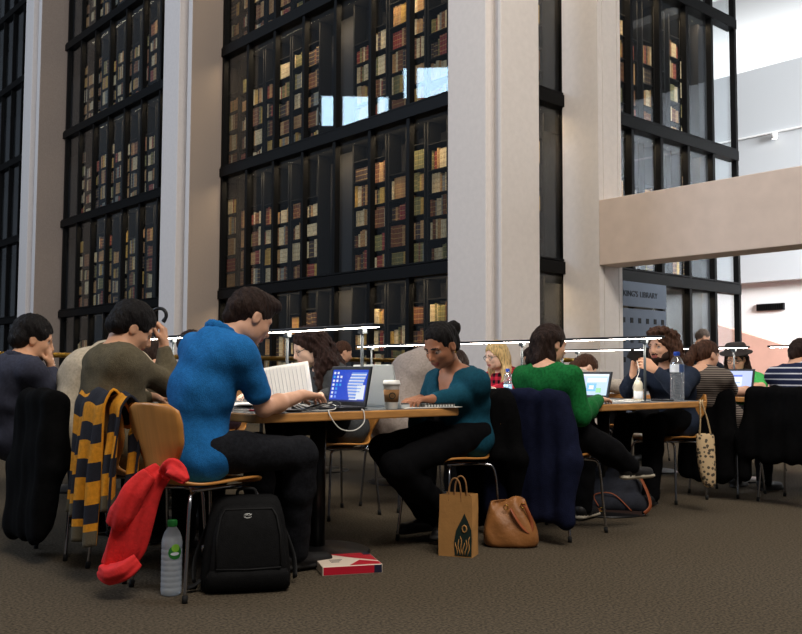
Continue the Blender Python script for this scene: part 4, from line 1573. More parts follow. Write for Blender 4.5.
# 15 striped shirt at the right edge
person('reader in a navy shirt with white stripes at the right picture edge', pelvis=(6.50, 2.98, .583), yaw=0, neck=W(797, 368, 6.55), head=W(801, 356, 6.66), head_yaw=-10, head_pitch=35,
    skin='fair', hair=H_dark, top=C_sailor, top_name='striped_shirt', h=.0085, wr_r=(7.0, 2.75, .785), wr_l=(7.0, 3.12, .785))

# 16 bent reader behind the white laptop
bn = [('c', (-.07, 0, .02), (-.10, 0, -.10), .06, .05), ('C', (-.11, .03, -.02), (-.10, .06, -.17), .03, .012)]
person('brown haired reader in a cream top bent over behind the green sweater', pelvis=(6.42, 5.10, .583), yaw=0, neck=W(580, 376, 8.15), head=W(587, 367, 8.3), head_yaw=-30, head_pitch=48,
    skin='pale', hair=H_brown, hair_style='crop', extra_hair=bn, s=.92, top=C_cream, top_name='sweater', h=.010, fem=True, wr_r=(7.0, 4.8, .785), wr_l=(7.0, 5.2, .785))
# 17, 18 heads far behind
for lab, px, py, d, hm in (('black haired reader half hidden behind the phone holding hands', 645, 359, 9.75, H_black), ('dark haired reader glimpsed at the left of the green sweater', 531, 357, 11.0, H_dark)):
    p0 = W(px, py, d)
    person(lab, pelvis=(p0.x + .12, p0.y, .583), yaw=180, neck=p0 + Vector((.08, 0, -.17)), head=p0, head_yaw=175, head_pitch=35, skin='olive', hair=hm, hair_style='crop', top=C_dark, h=.012,
           wr_r=(p0.x - .35, p0.y + .15, .785), wr_l=(p0.x - .35, p0.y - .15, .785))
# 19 reader hidden behind the blue polo
person('dark haired reader mostly hidden behind the blue polo shirt', pelvis=(3.62, 6.34, .583), yaw=180, neck=W(196, 365, 7.05), head=W(191, 348, 6.98), head_yaw=180, head_pitch=35, skin='fair', hair=H_dark,
       hair_style='full', top=C_plum, h=.011, wr_r=(3.02, 6.5, .785), wr_l=W(178, 389, 6.3), hand_l=((-1, 0, 0), DOWN))
# ------------------------------------------------------------------ things on and around the tables
M_paper = mat('white_paper', (240, 238, 232), rough=.9, spec=.1)
M_ink_ = mat('printed_ink', (60, 60, 66), rough=.9)
M_laptop = mat('black_laptop', (26, 26, 28), rough=.5)
M_alu = mat('aluminium_grey', (196, 200, 200), rough=.35, metal=.3)
M_key = mat('key_caps', (42, 42, 45), rough=.6)
M_cup = mat('cup_white', (238, 236, 230), rough=.5)
M_sleevec = mat('cup_sleeve_brown', (142, 104, 66), rough=.9, bump=.2, bscale=200)
M_darkgreen = mat('logo_green', (16, 38, 32), rough=.7)
M_cable = mat('white_cable', (226, 224, 218), rough=.5)
M_bcable = mat('black_cable', (20, 20, 22), rough=.5)
M_cap_g = mat('green_cap', (40, 130, 56), rough=.4)
M_label_g = mat('green_label', (36, 110, 44), rough=.5)
M_label_lt = mat('light_green_leaf', (130, 190, 60), rough=.5)
M_cap_b = mat('blue_cap', (30, 70, 170), rough=.4)
M_label_w = mat('pale_label', (214, 220, 228), rough=.5)
M_label_b = mat('blue_label', (60, 84, 130), rough=.5)
M_pet = glass('clear_bottle', tint=(.93, .95, .96), refl=(1, 1, 1), ior=1.6)
M_water = glass('water_in_bottle', tint=(.90, .93, .95), refl=(1, 1, 1), ior=1.35)
def milk(m, w):
    nt = m.node_tree
    out = [n for n in nt.nodes if n.type == 'OUTPUT_MATERIAL'][0]
    src = out.inputs[0].links[0].from_socket
    df = nd(nt, 'ShaderNodeBsdfTranslucent'); df.inputs[0].default_value = (.9, .92, .95, 1)
    d2 = nd(nt, 'ShaderNodeBsdfDiffuse'); d2.inputs[0].default_value = (.85, .88, .9, 1)
    m0 = nd(nt, 'ShaderNodeMixShader'); m0.inputs[0].default_value = .5
    nt.links.new(df.outputs[0], m0.inputs[1]); nt.links.new(d2.outputs[0], m0.inputs[2])
    mx = nd(nt, 'ShaderNodeMixShader'); mx.inputs[0].default_value = w
    nt.links.new(src, mx.inputs[1]); nt.links.new(m0.outputs[0], mx.inputs[2]); nt.links.new(mx.outputs[0], out.inputs[0])
milk(M_pet, .28); milk(M_water, .34)
M_pet2 = glass('clear_table_bottle', tint=(.95, .96, .97), refl=(1, 1, 1), ior=1.7); M_water2 = glass('clear_water', tint=(.93, .95, .97), refl=(1, 1, 1), ior=1.4)
milk(M_pet2, .08); milk(M_water2, .07)
M_nylon = mat('black_nylon', (19, 19, 20), rough=.75, var=.25, scale=50, bump=.35, bscale=260, spec=.12)
M_strap = mat('strap_black', (14, 14, 15), rough=.8)
M_kraft = mat('kraft_paper', (176, 128, 72), rough=.9, var=.08, scale=12, bump=.15, bscale=60)
M_leather = mat('tan_leather', (150, 98, 52), rough=.5, var=.2, scale=10, bump=.3, bscale=45)
M_leather2 = mat('brown_strap_leather', (148, 78, 44), rough=.5, var=.12, scale=12)
M_canvasn = mat('navy_canvas', (34, 36, 44), rough=.9, var=.2, scale=60, bump=.3, bscale=200)
M_boxred = mat('box_red', (190, 26, 48), rough=.4)
M_boxcream = mat('box_cream', (232, 214, 196), rough=.5)
M_boxnavy = mat('box_navy', (30, 32, 56), rough=.5)

def screen_mat(name, base, seed):
    m = bpy.data.materials.new(name)
    m.use_nodes = True
    b = m.node_tree.nodes['Principled BSDF']
    b.inputs['Base Color'].default_value = (.01, .01, .01, 1)
    b.inputs['Emission Color'].default_value = (*lin(base), 1)
    b.inputs['Emission Strength'].default_value = 1.0
    b.inputs['Roughness'].default_value = .25
    return m

def laptop(label, hinge, yaw, w, depth, hgt, tilt, body_m, panels, base_m=None):
    """open laptop; hinge = middle of the hinge on the table, yaw = way its screen faces.
    panels: [(u0,v0,u1,v1,material)] on the screen, u to the viewer's right, v up"""
    t = thing('laptop', label, 'laptop', hinge)
    M = rot_z(R(yaw), hinge)
    b = MB(); b.box((0, -w / 2, 0), (depth, w / 2, .018), 0, M); base = b.build('base', [base_m or body_m], t, bevel=.004)
    b = MB()
    for r_ in range(5):
        for c in range(13):
            b.box((.025 + r_ * .019, -w * .44 + c * w * .88 / 13, .018), (.025 + r_ * .019 + .015, -w * .44 + (c + .82) * w * .88 / 13, .0205), 0, M)
    k = b.build('keyboard', [M_key], base)
    k['kind'] = 'stuff'
    b = MB(); b.box((depth * .62, -.045, .018), (depth * .92, .045, .0186), 0, M); b.build('touchpad', [M_key], base)
    T = M @ Matrix.Translation((.0, 0, .016)) @ Matrix.Rotation(-R(tilt), 4, 'Y')
    b = MB(); b.box((-.009, -w / 2, 0), (0, w / 2, hgt), 0, T); lid = b.build('lid', [body_m], t, bevel=.003)
    b = MB(); b.box((-.001, -w / 2 + .006, .006), (.0012, w / 2 - .006, hgt - .006), 0, T); b.build('screen_bezel', [M_laptop], lid)
    mats, b = [], MB()
    bw, bh = w - .036, hgt - .04
    for i, (u0, v0, u1, v1, m) in enumerate(panels):
        # seen from the front (+x), the viewer's right is +y
        zz = .0016 + .0002 * min(i, 6)
        b.box((.001, -bw / 2 + u0 * bw, .022 + v0 * bh), (zz, -bw / 2 + u1 * bw, .022 + v1 * bh), len(mats), T)
        mats.append(m)
    b.build('screen', mats, lid)
    return t

S_blue = screen_mat('screen_blue', (32, 72, 200), 1); S_lblue = screen_mat('screen_light_blue', (120, 160, 236), 1)
S_white = screen_mat('screen_white', (226, 232, 240), 1); S_dblue = screen_mat('screen_taskbar', (20, 34, 90), 1)
S_cyan = screen_mat('screen_cyan', (60, 160, 226), 1); S_pale = screen_mat('screen_pale', (168, 196, 218), 1)
S_lilac = screen_mat('screen_lilac', (176, 186, 238), 1); S_green = screen_mat('screen_green', (120, 200, 90), 1)
ic = []
rg = rnd('icons')
for c in range(3):
    for r_ in range(7):
        if c < 2 or r_ in (1, 2, 3):
            ic.append((.04 + c * .10, .86 - r_ * .125, .04 + c * .10 + .05, .86 - r_ * .125 + .07, rg.choice([S_white, S_lblue, S_white, S_cyan])))
wave = [(.48 + .02 * abs(k - 9) ** 1.2 * .35, .06 + k * .048, .80 + .015 * k * .7, .06 + k * .048 + .036, S_lblue if k % 2 else S_white) for k in range(18)]
laptop('black laptop with a blue desktop screen, facing the man in the polo shirt', (2.735, 3.565, TOP_Z), 180, .32, .215, .200, 11, M_laptop,
       [(0, 0, 1, 1, S_blue), (0, 0, 1, .05, S_dblue)] + wave + [(.76, .08, .97, .52, S_white)] + ic)
laptop('pale aluminium laptop seen from the back, beside the paper cup', (3.03, 3.64, TOP_Z), 0, .32, .21, .215, 15, M_alu, [(0, 0, 1, 1, S_pale)])
laptop('laptop with a pale blue web page, before the green sweater', (4.90, 3.72, TOP_Z), 180, .30, .22, .185, 16, M_laptop,
       [(0, 0, 1, 1, S_pale), (0, .9, 1, 1, S_white), (.02, .05, .30, .86, S_lilac), (.36, .18, .66, .56, S_cyan), (.44, .28, .58, .46, S_white), (.66, .12, .82, .34, S_green), (.36, .62, .95, .8, S_white)])
laptop('laptop with a white and blue dialog on screen, at the far right table', (7.30, 3.99, TOP_Z), 180, .31, .23, .215, 14, M_laptop,
       [(0, 0, 1, 1, S_lilac), (.30, .25, .68, .80, S_white), (.30, .70, .68, .80, S_blue), (.40, .38, .62, .42, S_lblue), (0, 0, 1, .05, S_lblue)])

# white page held up by the man in the polo shirt
b = MB()
pa, pb = W(262, 402, 4.30), W(314, 399, 4.52)
def page(u, v):
    p = pa + (pb - pa) * u
    n = Vector((-(pb - pa).y, (pb - pa).x, 0)).normalized()
    z = p.z + .045 * 0 + v * (.155 + .035 * u)
    q = p + n * (.02 * math.sin(u * 3.1) + .05 * v) 
    return (q.x, q.y, z)
b.grid(page, 16, 10, thick=.003)
pg = thing('paper_sheets', 'white ruled pages held upright by the man in the polo shirt', 'paper', (*pa.xy, TOP_Z))
b.build('page', [M_paper], pg)
b = MB()
M_rule = mat('ruled_line', (216, 217, 220), rough=.9)
for k in range(13):
    u = .06 + k * .072
    b.tube([Vector(page(u, v)) + Vector((-.003, -.003, 0)) for v in (.04, .3, .6, .94)], .0012, 4)
b.build('ruled_line', [M_rule], pg)

def open_book(label, cx, cy, yaw, w=.30, d=.21):
    t = thing('open_book', label, 'book', (cx, cy, TOP_Z))
    M = rot_z(R(yaw), (cx, cy, TOP_Z))
    b = MB(); b.box((-d / 2 - .005, -w / 2 - .006, 0), (d / 2 + .005, w / 2 + .006, .004), 0, M); b.build('cover', [M_boxnavy], t)
    for q in (-1, 1):
        b = MB(); b.grid(lambda u, v: M @ Vector((-d / 2 + d * u, q * (w / 2) * (v if q > 0 else 1 - v), .006 + .016 * math.sin(min(1, (v if q > 0 else 1 - v) * 1.6) * math.pi * .62))), 2, 10, thick=.003)
        b.build('pages', [M_paper], t)
    return t
open_book('open book on the table under the hand of the man in the polo shirt', 2.46, 4.02, 5)
def sheets(label, x, y, yaw, n=3, w=.21, d=.297, z=TOP_Z, ink=True):
    t = thing('paper_sheets', label, 'paper', (x, y, z))
    for k in range(n):
        M = rot_z(R(yaw + (k * 37 % 11) - 5), (x + .006 * k, y - .005 * k, z + .0012 * k))
        b = MB(); b.box((-w / 2, -d / 2, .0004), (w / 2, d / 2, .0014), 0, M); b.build('sheet', [M_paper], t)
    if ink:
        b = MB()
        for k in range(14):
            b.box((-w * .38, -d * .4 + k * .017, .0012), (w * (.38 - .1 * (k % 3 == 2)), -d * .4 + k * .017 + .004, .0022), 0, M)
        b.build('printed_lines', [M_ink_], t)
    return t
sheets('loose printed sheets near the left corner of the foreground table', 2.30, 3.88, 20)
sheets('loose papers in front of the khaki sweater', 2.36, 4.30, -10)
sheets('loose papers before the black laptop keyboard', 2.62, 3.95, 70)
sheets('paper sheets under the notebook of the woman in the teal sweater', 3.20, 3.50, 80, 4)
sheets('paper sheets beside the small milk bottle', 4.98, 3.56, 15)
sheets('paper sheets in front of the curly haired man', 5.38, 3.62, 95)

# spiral notebook at the table corner
nb = thing('spiral_notebook', 'spiral bound notebook at the table corner before the teal sweater', 'notebook', (3.26, 3.47, TOP_Z + .006))
M = rot_z(R(78), (3.26, 3.475, TOP_Z + .006))
b = MB(); b.box((-.05, -.09, 0), (.09, .09, .010), 0, M); b.build('pages', [M_paper], nb)
b = MB(); b.box((-.052, -.092, .010), (.092, .092, .012), 0, M); b.build('cover', [mat('notebook_grey', (150, 146, 140), rough=.7)], nb)
b = MB()
for k in range(10):
    b.tube([M @ Vector((-.05 + .009 * math.cos(t), -.08 + .0175 * k, .006 + .010 * math.sin(t))) for t in [2 * math.pi * i / 10 for i in range(10)]], .0022, 5, closed=True)
b.build('spiral_binding', [M_bcable], nb)

# paper cup
cx, cy = 2.925, 3.435
cu = thing('paper_cup', 'white paper coffee cup with brown sleeve and round dark logo', 'cup', (cx, cy, TOP_Z))
b = MB(); b.lathe([(.029, 0), (.0305, .003), (.041, .122), (.0425, .124)], (cx, cy, TOP_Z), 32); b.build('cup_body', [M_cup], cu)
b = MB(); b.lathe([(.0445, .120), (.0450, .128), (.0425, .132), (.0415, .142), (.036, .145), (.0, .143)], (cx, cy, TOP_Z), 32); b.build('lid', [M_cup], cu)
b = MB(); b.lathe([(.0335, .036), (.0345, .036), (.0405, .098), (.0395, .098)], (cx, cy, TOP_Z), 32); sv = b.build('sleeve', [M_sleevec], cu)
# logo: dark ring with a pale figure-like centre, wrapped on the sleeve towards the camera
ang = math.atan2(-cy, -cx) + .12
b = MB()
def on_cup(a, z, out=0.0):
    rr = .0345 + (.0405 - .0345) * (z - .036) / .062 + .0006 + out
    return Vector((cx + rr * math.cos(ang + a), cy + rr * math.sin(ang + a), TOP_Z + z))
def disc_on_cup(r0, mi, out):
    ring = [on_cup(r0 * math.cos(t) / .037, .067 + r0 * math.sin(t), out) for t in [2 * math.pi * i / 24 for i in range(24)]]
    b.add([on_cup(0, .067, out)] + ring, [(0, 1 + i, 1 + (i + 1) % 24) for i in range(24)], mi)
disc_on_cup(.017, 0, 0); disc_on_cup(.0115, 1, .0003)
for k in (-1, 0, 1):
    b.tube([on_cup((k * .005 + .002 * math.sin(q * 3)) / .037, .060 + .0045 * q, .0006) for q in range(4)], .0011, 4, 0)
b.build('logo', [M_darkgreen, M_sleevec], sv)

# cables, earphones, phone
cb = thing('earphone_cable', 'white earphone cable looping below the table edge', 'cable', (2.5, 3.3, .65))
b = MB()
b.tube(bez([(2.68, 3.50, TOP_Z + .012), (2.56, 3.44, TOP_Z + .006), (2.50, 3.385, TOP_Z + .004), (2.50, 3.362, TOP_Z - .03), (2.55, 3.358, .655), (2.63, 3.358, .645), (2.69, 3.36, .68), (2.70, 3.375, TOP_Z - .002), (2.70, 3.39, TOP_Z + .004), (2.72, 3.41, TOP_Z + .006)], 70), .0028, 6)
b.build('wire', [M_cable], cb)
for n, (m, lab, rg_) in enumerate(((M_cable, 'tangled white cable beside the black laptop', 1), (M_bcable, 'tangled black cables in front of the black laptop', 2))):
    rr = rnd('cable', rg_)
    pts = []
    for i in range(16):
        a = i * 1.25 + n
        pts.append((2.50 + n * .04 + .07 * math.cos(a) * rr.uniform(.4, 1.2), 3.52 + .13 * math.sin(a * .8) * rr.uniform(.5, 1.1), TOP_Z + .006 + .035 * rr.random() * (i % 3)))
    b = MB(); b.tube(bez(pts, 120), .0032 if n else .0024, 6)
    tag(b.build('cable', [m]), lab, 'cable')
def phone(label, c, yaw, M=None):
    t = thing('phone', label, 'phone', c)
    M = M or rot_z(R(yaw), c)
    b = MB(); b.prism(rounded(-.07, -.035, .07, .035, .008), 0, .009, 0, M); b.build('case', [M_laptop], t, bevel=.001)
    b = MB(); b.box((-.058, -.031, .009), (.058, .031, .0095), 0, M); b.build('screen', [M_boxnavy], t)
    return t
phone('black phone lying among the cables on the foreground table', (2.38, 3.50, TOP_Z), 60)
phone('dark phone lying in front of the curly haired man', (5.30, 3.42, TOP_Z), 110)
pc = W(637, 357, 6.30)
Mp = Matrix.Translation(pc) @ Matrix.Rotation(R(150), 4, 'Z') @ Matrix.Rotation(R(70), 4, 'X') @ Matrix.Rotation(R(25), 4, 'Z')
phone('phone held in both hands by the curly haired man', tuple(pc), 0, Mp)
b = MB(); b.tube(bez([W(637, 361, 6.29), W(639, 371, 6.22), W(636, 380, 6.2), W(633, 388, 6.25), W(638, 396, 6.3), (5.30, 3.62, TOP_Z + .008)], 50), .0028, 6)
tag(b.build('earphone_cable', [M_cable]), 'white cable hanging from the held phone', 'cable')

# curved headband held up by the man in the khaki sweater
b = MB()
hp = [W(163, 322, 4.47), W(166, 317, 4.47), W(165.5, 312, 4.47), W(162, 308.8, 4.48), W(157, 308.8, 4.49), (W(153, 311, 4.50))]
b.tube(bez(hp, 30), [.011] * 4 + [.009] * 27, 8)
o = b.build('headphone_band', [M_laptop]); tag(o, 'black curved headphone band in the raised hand', 'headphones')
# grey desk pot and pen on the table before the khaki sweater
gp = Vector((2.72, 4.72, TOP_Z))
b = MB(); b.lathe([(.042, 0), (.045, .003), (.046, .085), (.043, .085), (.041, .01), (0, .01)], gp, 24)
tag(b.build('desk_pot', [mat('pot_grey', (90, 94, 96), rough=.5)]), 'small grey pot on the table in front of the khaki sweater', 'pot')
def pen(label, a, c, m):
    t = thing('pen', label, 'pen', a)
    a, c = Vector(a), Vector(c)
    b = MB(); b.tube([a, a + (c - a) * .9], .004, 8); b.build('barrel', [m], t)
    b = MB(); b.tube([a + (c - a) * .9, c], [.004, .001], 8); b.build('tip', [M_chrome], t)
pen('red pen lying by the elbow of the blue polo', (2.22, 3.62, TOP_Z + .005), (2.30, 3.50, TOP_Z + .005), M_boxred)
pen('blue pen lying on papers before the khaki sweater', (2.40, 4.42, TOP_Z + .012), (2.47, 4.30, TOP_Z + .012), M_cap_b)

def bottle(label, c, hgt, r, cap_m, label_parts, ribs=True, milky=None, fill=.8, cap_h=.022, clear=True):
    t = thing('water_bottle', label, 'bottle', c)
    prof = [(r * .80, 0), (r * .97, .006), (r, .02)]
    n = 8
    for k in range(n):
        z = .03 + (hgt * .68 - .03) * k / n
        if ribs:
            prof += [(r, z), (r * .955, z + hgt * .012), (r, z + hgt * .024)]
        else:
            prof += [(r, z)]
    prof += [(r, hgt * .70), (r * .93, hgt * .76), (r * .72, hgt * .84), (r * .42, hgt * .90), (r * .36, hgt * .93), (r * .36, hgt * .96)]
    b = MB(); b.lathe(prof, c, 28); b.build('bottle_body', [milky or (M_pet2 if clear else M_pet)], t)
    if not milky:
        w = [(max(.004, q[0] - .0018), q[1] + .002) for q in prof if q[1] < hgt * fill]
        b = MB(); b.lathe(w + [(0, w[-1][1])], c, 28); b.build('water', [M_water2 if clear else M_water], t)
    b = MB(); b.lathe([(r * .40, hgt - cap_h * 1.25), (r * .43, hgt - cap_h * 1.2), (r * .43, hgt - .003), (r * .40, hgt), (0, hgt)], c, 24)
    for k in range(18):
        a = 2 * math.pi * k / 18
        b.box((c[0] + r * .43 * math.cos(a) - .001, c[1] + r * .43 * math.sin(a) - .001, c[2] + hgt - cap_h), (c[0] + r * .44 * math.cos(a) + .001, c[1] + r * .44 * math.sin(a) + .001, c[2] + hgt - .004))
    b.build('cap', [cap_m], t)
    for nm, fn, m in label_parts:
        b = MB(); fn(b, c, hgt, r); b.build(nm, m, t)
    return t
def band(z0, z1, out=.0008):
    def f(b, c, h, r):
        b.lathe([(r + out, z0 * h), (r + out + .0002, z0 * h + .001), (r + out + .0002, z1 * h)], c, 28)
    return f
def arc_patch(b, c, r, a0, a1, z0, z1, mi=0, shape=None, n=14):
    vs, fs = [], []
    for i in range(n + 1):
        a = a0 + (a1 - a0) * i / n
        lo_, hi_ = (z0, z1) if shape is None else shape(i / n, z0, z1)
        vs += [(c[0] + r * math.cos(a), c[1] + r * math.sin(a), c[2] + lo_), (c[0] + r * math.cos(a), c[1] + r * math.sin(a), c[2] + hi_)]
    for i in range(n):
        fs.append((2 * i, 2 * i + 2, 2 * i + 3, 2 * i + 1))
    b.add(vs, fs, mi, True)
def oval(t, z0, z1):
    m, hh = (z0 + z1) / 2, (z1 - z0) / 2 * math.sqrt(max(0, 1 - (2 * t - 1) ** 2))
    return m - hh, m + hh
# one litre bottle on the carpet
wb = G(171, 594.5)
fa = math.atan2(-wb.y, -wb.x)
def leaf_label(b, c, h, r):
    arc_patch(b, c, r + .0012, fa - .35, fa + 1.0, .150, .205, 0, oval)
    arc_patch(b, c, r + .0016, fa - .05, fa + .75, .180, .212, 1, oval)
    arc_patch(b, c, r + .0020, fa - .12, fa + .72, .166, .179, 2, oval)
bottle('large clear water bottle with green cap standing on the carpet', tuple(wb), .305, .0425, M_cap_g, [('label', leaf_label, [M_label_g, M_label_lt, M_label_w])], clear=False)
b = MB()
# big bottle at the table end
c = (5.40, 3.37, TOP_Z)
fb = math.atan2(-c[1], -c[0])
def blab(b, c, h, r):
    arc_patch(b, c, r + .0012, fb - 1.5, fb + .3, h * .58, h * .74, 0)
    arc_patch(b, c, r + .0012, fb + .3, fb + 1.5, h * .58, h * .74, 1)
bottle('large clear water bottle with blue cap at the table corner', c, .33, .046, M_cap_b, [('label', blab, [M_label_w, M_label_b])])
M_milk = mat('milky_drink', (214, 206, 186), rough=.35)
bottle('small bottle of pale drink beside the lamp post', (5.14, 3.50, TOP_Z), .155, .030, M_cup, [('label', lambda b, c, h, r: b.lathe([(r + .0008, h * .1), (r + .001, h * .12), (r + .001, h * .42)], c, 24), [M_label_w])], ribs=False, milky=M_milk, cap_h=.016)
bottle('water bottle with blue cap before the blonde woman', (5.20, 4.72, TOP_Z), .215, .033, M_cap_b, [('label', lambda b, c, h, r: b.lathe([(r + .0008, h * .12), (r + .001, h * .14), (r + .001, h * .44)], c, 24), [mat('label_sky', (150, 190, 220), rough=.5)])])

# ---- bags on the floor
def bag_frame(px, py, yaw_off=0.0):
    """ground frame at the photograph's floor point, local +Y pointing away from the camera, +X to its right"""
    p = G(px, py)
    a = math.atan2(p.y, p.x) - math.pi / 2 + yaw_off
    return Matrix.Translation(p) @ Matrix.Rotation(a, 4, 'Z'), p
def sq(t, n=3.0):
    c, s_ = math.cos(t), math.sin(t)
    return math.copysign(abs(c) ** (2 / n), c), math.copysign(abs(s_) ** (2 / n), s_)
def loft(b, M, secs, n=32, mi=0, p=3.2):
    """secs: (z, cx, cy, rx, ry) rounded-rectangle sections from bottom to top"""
    vs, fs = [], []
    for z, cx_, cy_, rx, ry in secs:
        for k in range(n):
            u, v = sq(2 * math.pi * k / n, p)
            vs.append(M @ Vector((cx_ + rx * u, cy_ + ry * v, z)))
    m = len(secs)
    for i in range(m - 1):
        for k in range(n):
            fs.append((i * n + k, i * n + (k + 1) % n, (i + 1) * n + (k + 1) % n, (i + 1) * n + k))
    fs += [tuple(range(n - 1, -1, -1)), tuple((m - 1) * n + k for k in range(n))]
    b.add(vs, fs, mi, True)
    return b

# black backpack
M, p = bag_frame(247, 595, .06)
M = M @ Matrix.Translation((0, .115, 0)) @ Matrix.Diagonal((1.02, .72, 1, 1))
bp = thing('backpack', 'black backpack with small pale logo standing on the carpet', 'backpack', p)
b = MB(); loft(b, M, [(0, 0, 0, .17, .09), (.012, 0, 0, .182, .10), (.06, 0, 0, .185, .105), (.20, 0, 0, .172, .10), (.30, .0, .005, .156, .09), (.36, 0, .01, .140, .078), (.382, 0, .015, .128, .062), (.392, 0, .015, .105, .04)], p=4.5); b.build('main_body', [M_nylon], bp)
b = MB(); loft(b, M, [(.04, .005, -.105, .150, .012), (.05, .005, -.115, .158, .030), (.12, .005, -.118, .156, .040), (.24, .005, -.108, .142, .040), (.32, .005, -.088, .124, .036), (.352, .005, -.074, .108, .026), (.362, .005, -.065, .085, .015)], p=4.0); b.build('front_pocket', [M_nylon], bp)
b = MB(); loft(b, M, [(.012, .005, -.095, .165, .03), (.03, .005, -.11, .172, .05), (.075, .005, -.12, .168, .052), (.10, .005, -.12, .155, .045)]); b.build('bottom_pocket', [M_nylon], bp)
b = MB(); b.tube([M @ Vector(q) for q in [(-.125, -.155, .115), (-.122, -.152, .24), (-.108, -.128, .315), (-.09, -.106, .345), (.10, -.106, .345), (.118, -.128, .315), (.132, -.152, .24), (.135, -.155, .115)]], .004, 6)
b.build('piping', [M_strap], bp)
b = MB(); b.tube([M @ Vector(q) for q in [(-.125, -.163, .108), (0, -.168, .104), (.135, -.163, .108)]], .0035, 6); b.build('zip', [M_strap], bp)
b = MB(); b.tube(bez([M @ Vector(q) for q in [(-.04, .03, .385), (-.03, .03, .415), (.03, .03, .415), (.04, .03, .385)]], 14), .007, 8); b.build('grab_handle', [M_strap], bp)
for q in (-1, 1):
    b = MB(); b.tube(bez([M @ Vector(v) for v in [(q * .07, .09, .36), (q * .14, .15, .28), (q * .205, .12, .12), (q * .21, .05, .03)]], 20), .020, 8, flat=.35); b.build('shoulder_strap', [M_strap], bp)
b = MB(); b.tube(bez([M @ Vector(v) for v in [(-.17, -.03, .06), (-.21, -.05, .03), (-.24, -.03, .018), (-.20, .0, .014)]], 16), .014, 8, flat=.4); b.build('loose_strap', [M_strap], bp)
b = MB(); b.tube([M @ Vector((-.178, -.06, .17)), M @ Vector((-.176, -.075, .20))], .006, 6); b.build('buckle', [M_chrome], bp)
lg = M @ Matrix.Translation((.0, -.1215, .318)) @ Matrix.Rotation(R(64), 4, 'X')
b = MB()
b.tube([lg @ Vector((.016 * math.cos(t), .009 * math.sin(t), 0)) for t in [2 * math.pi * i / 18 for i in range(18)]], .0022, 5, closed=True)
b.tube([lg @ Vector(v) for v in ((-.012, -.004, .001), (-.002, .005, .001), (.006, -.002, .001), (.016, .008, .001))], .002, 5)
b.build('logo', [mat('logo_silver', (200, 200, 196), rough=.35)], bp)

# brown paper carrier
M, p = bag_frame(455, 557, -.30)
kb = thing('paper_carrier_bag', 'brown paper carrier bag with dark wavy emblem, behind the red box', 'bag', p)
M = M @ Matrix.Translation((0, .06, 0))
b = MB()
w, dp, hh = .088, .055, .305
vs = []
for z, k in ((0, 1.0), (hh * .4, 1.0), (hh * .75, .98), (hh, .96)):
    g = .03 * (z / hh)
    for q in ((-w * k, -dp), (w * k, -dp), (w * k - g * .9, 0), (w * k, dp), (-w * k, dp), (-w * k + g * .9, 0)):
        vs.append(M @ Vector((q[0] + .004 * math.sin(z * 30), q[1], z)))
fs = [tuple(range(5, -1, -1))] + [(i * 6 + k, i * 6 + (k + 1) % 6, i * 6 + 6 + (k + 1) % 6, i * 6 + 6 + k) for i in range(3) for k in range(6)]
b.add(vs, fs)
o = b.build('bag_body', [M_kraft], kb)
so = o.modifiers.new('thickness', 'SOLIDIFY'); so.thickness = .0015
for y in (-dp + .004, dp - .004):
    b = MB(); b.tube(bez([M @ Vector(v) for v in [(-.036, y, hh - .03), (-.034, y, hh + .03), (-.018, y - .005, hh + .075), (.006, y - .006, hh + .082), (.024, y - .004, hh + .05), (.03, y, hh - .03)]], 30), .0045, 7); b.build('twisted_handle', [mat('handle_kraft', (150, 108, 66), rough=.9, bump=.6, bscale=150)], kb)
# emblem cropped by the bag's corner: pointed crown and long waves
b = MB()
E = M @ Matrix.Translation((.044, -dp - .0022, .075)) @ Matrix.Rotation(R(90), 4, 'X')
sil = [(-.046, -.068), (.040, -.068), (.042, .02), (.040, .06), (.026, .095), (.004, .142), (-.022, .090), (-.040, .055), (-.050, .0)]
b.add([E @ Vector((x, y, 0)) for x, y in sil], [tuple(range(len(sil)))])
for q in range(6):
    x0 = -.040 + .0135 * q
    pts = [(x0 + .004 * math.sin(k * 1.3 + q) + .010 * (k / 7 - .5) * (1 if q > 2 else -1), -.064 + .0155 * k) for k in range(5 + (q % 3))]
    b.tube([E @ Vector((a_, c_, .0003)) for a_, c_ in pts], [.0030] * (len(pts) - 1) + [.001], 5, 1)
b.tube([E @ Vector((.004 + .012 * math.cos(t), .066 + .017 * math.sin(t), .0003)) for t in [math.pi * i / 8 * 2 for i in range(8)]], .004, 5, 1, closed=True)
b.build('emblem', [M_darkgreen, M_kraft], kb)

# tan leather handbag
M, p = bag_frame(512, 549, .05)
hb = thing('leather_handbag', 'slouchy tan leather handbag on the carpet beside the paper carrier', 'handbag', p)
M = M @ Matrix.Translation((0, .09, 0))
b = MB()
loft(b, M, [(0, .0, 0, .125, .07), (.008, 0, 0, .140, .085), (.03, 0, 0, .148, .092), (.08, -.002, 0, .145, .088), (.13, -.006, 0, .132, .076), (.18, -.012, 0, .112, .056), (.215, -.016, 0, .098, .034), (.235, -.016, .0, .092, .020), (.245, -.012, 0, .086, .010)], n=48, p=2.8)
out = []
Mi = M.inverted()
for v in b.v:
    q = Mi @ Vector(v)
    k = min(1, q.z / .06)
    f = .010 * math.sin(q.x * 52 + q.z * 34) * k + .006 * math.sin(q.x * 95 - q.z * 60 + 1) * k
    q.y += f * (1 if q.y < 0 else -1) * -1
    q.z += (.020 * math.sin(q.x * 34 + .6) + .16 * q.x * (q.x > .0)) * max(0, (q.z - .15) / .1)
    out.append(tuple(M @ q))
b.v = out
b.build('bag_body', [M_leather], hb, subsurf=1)
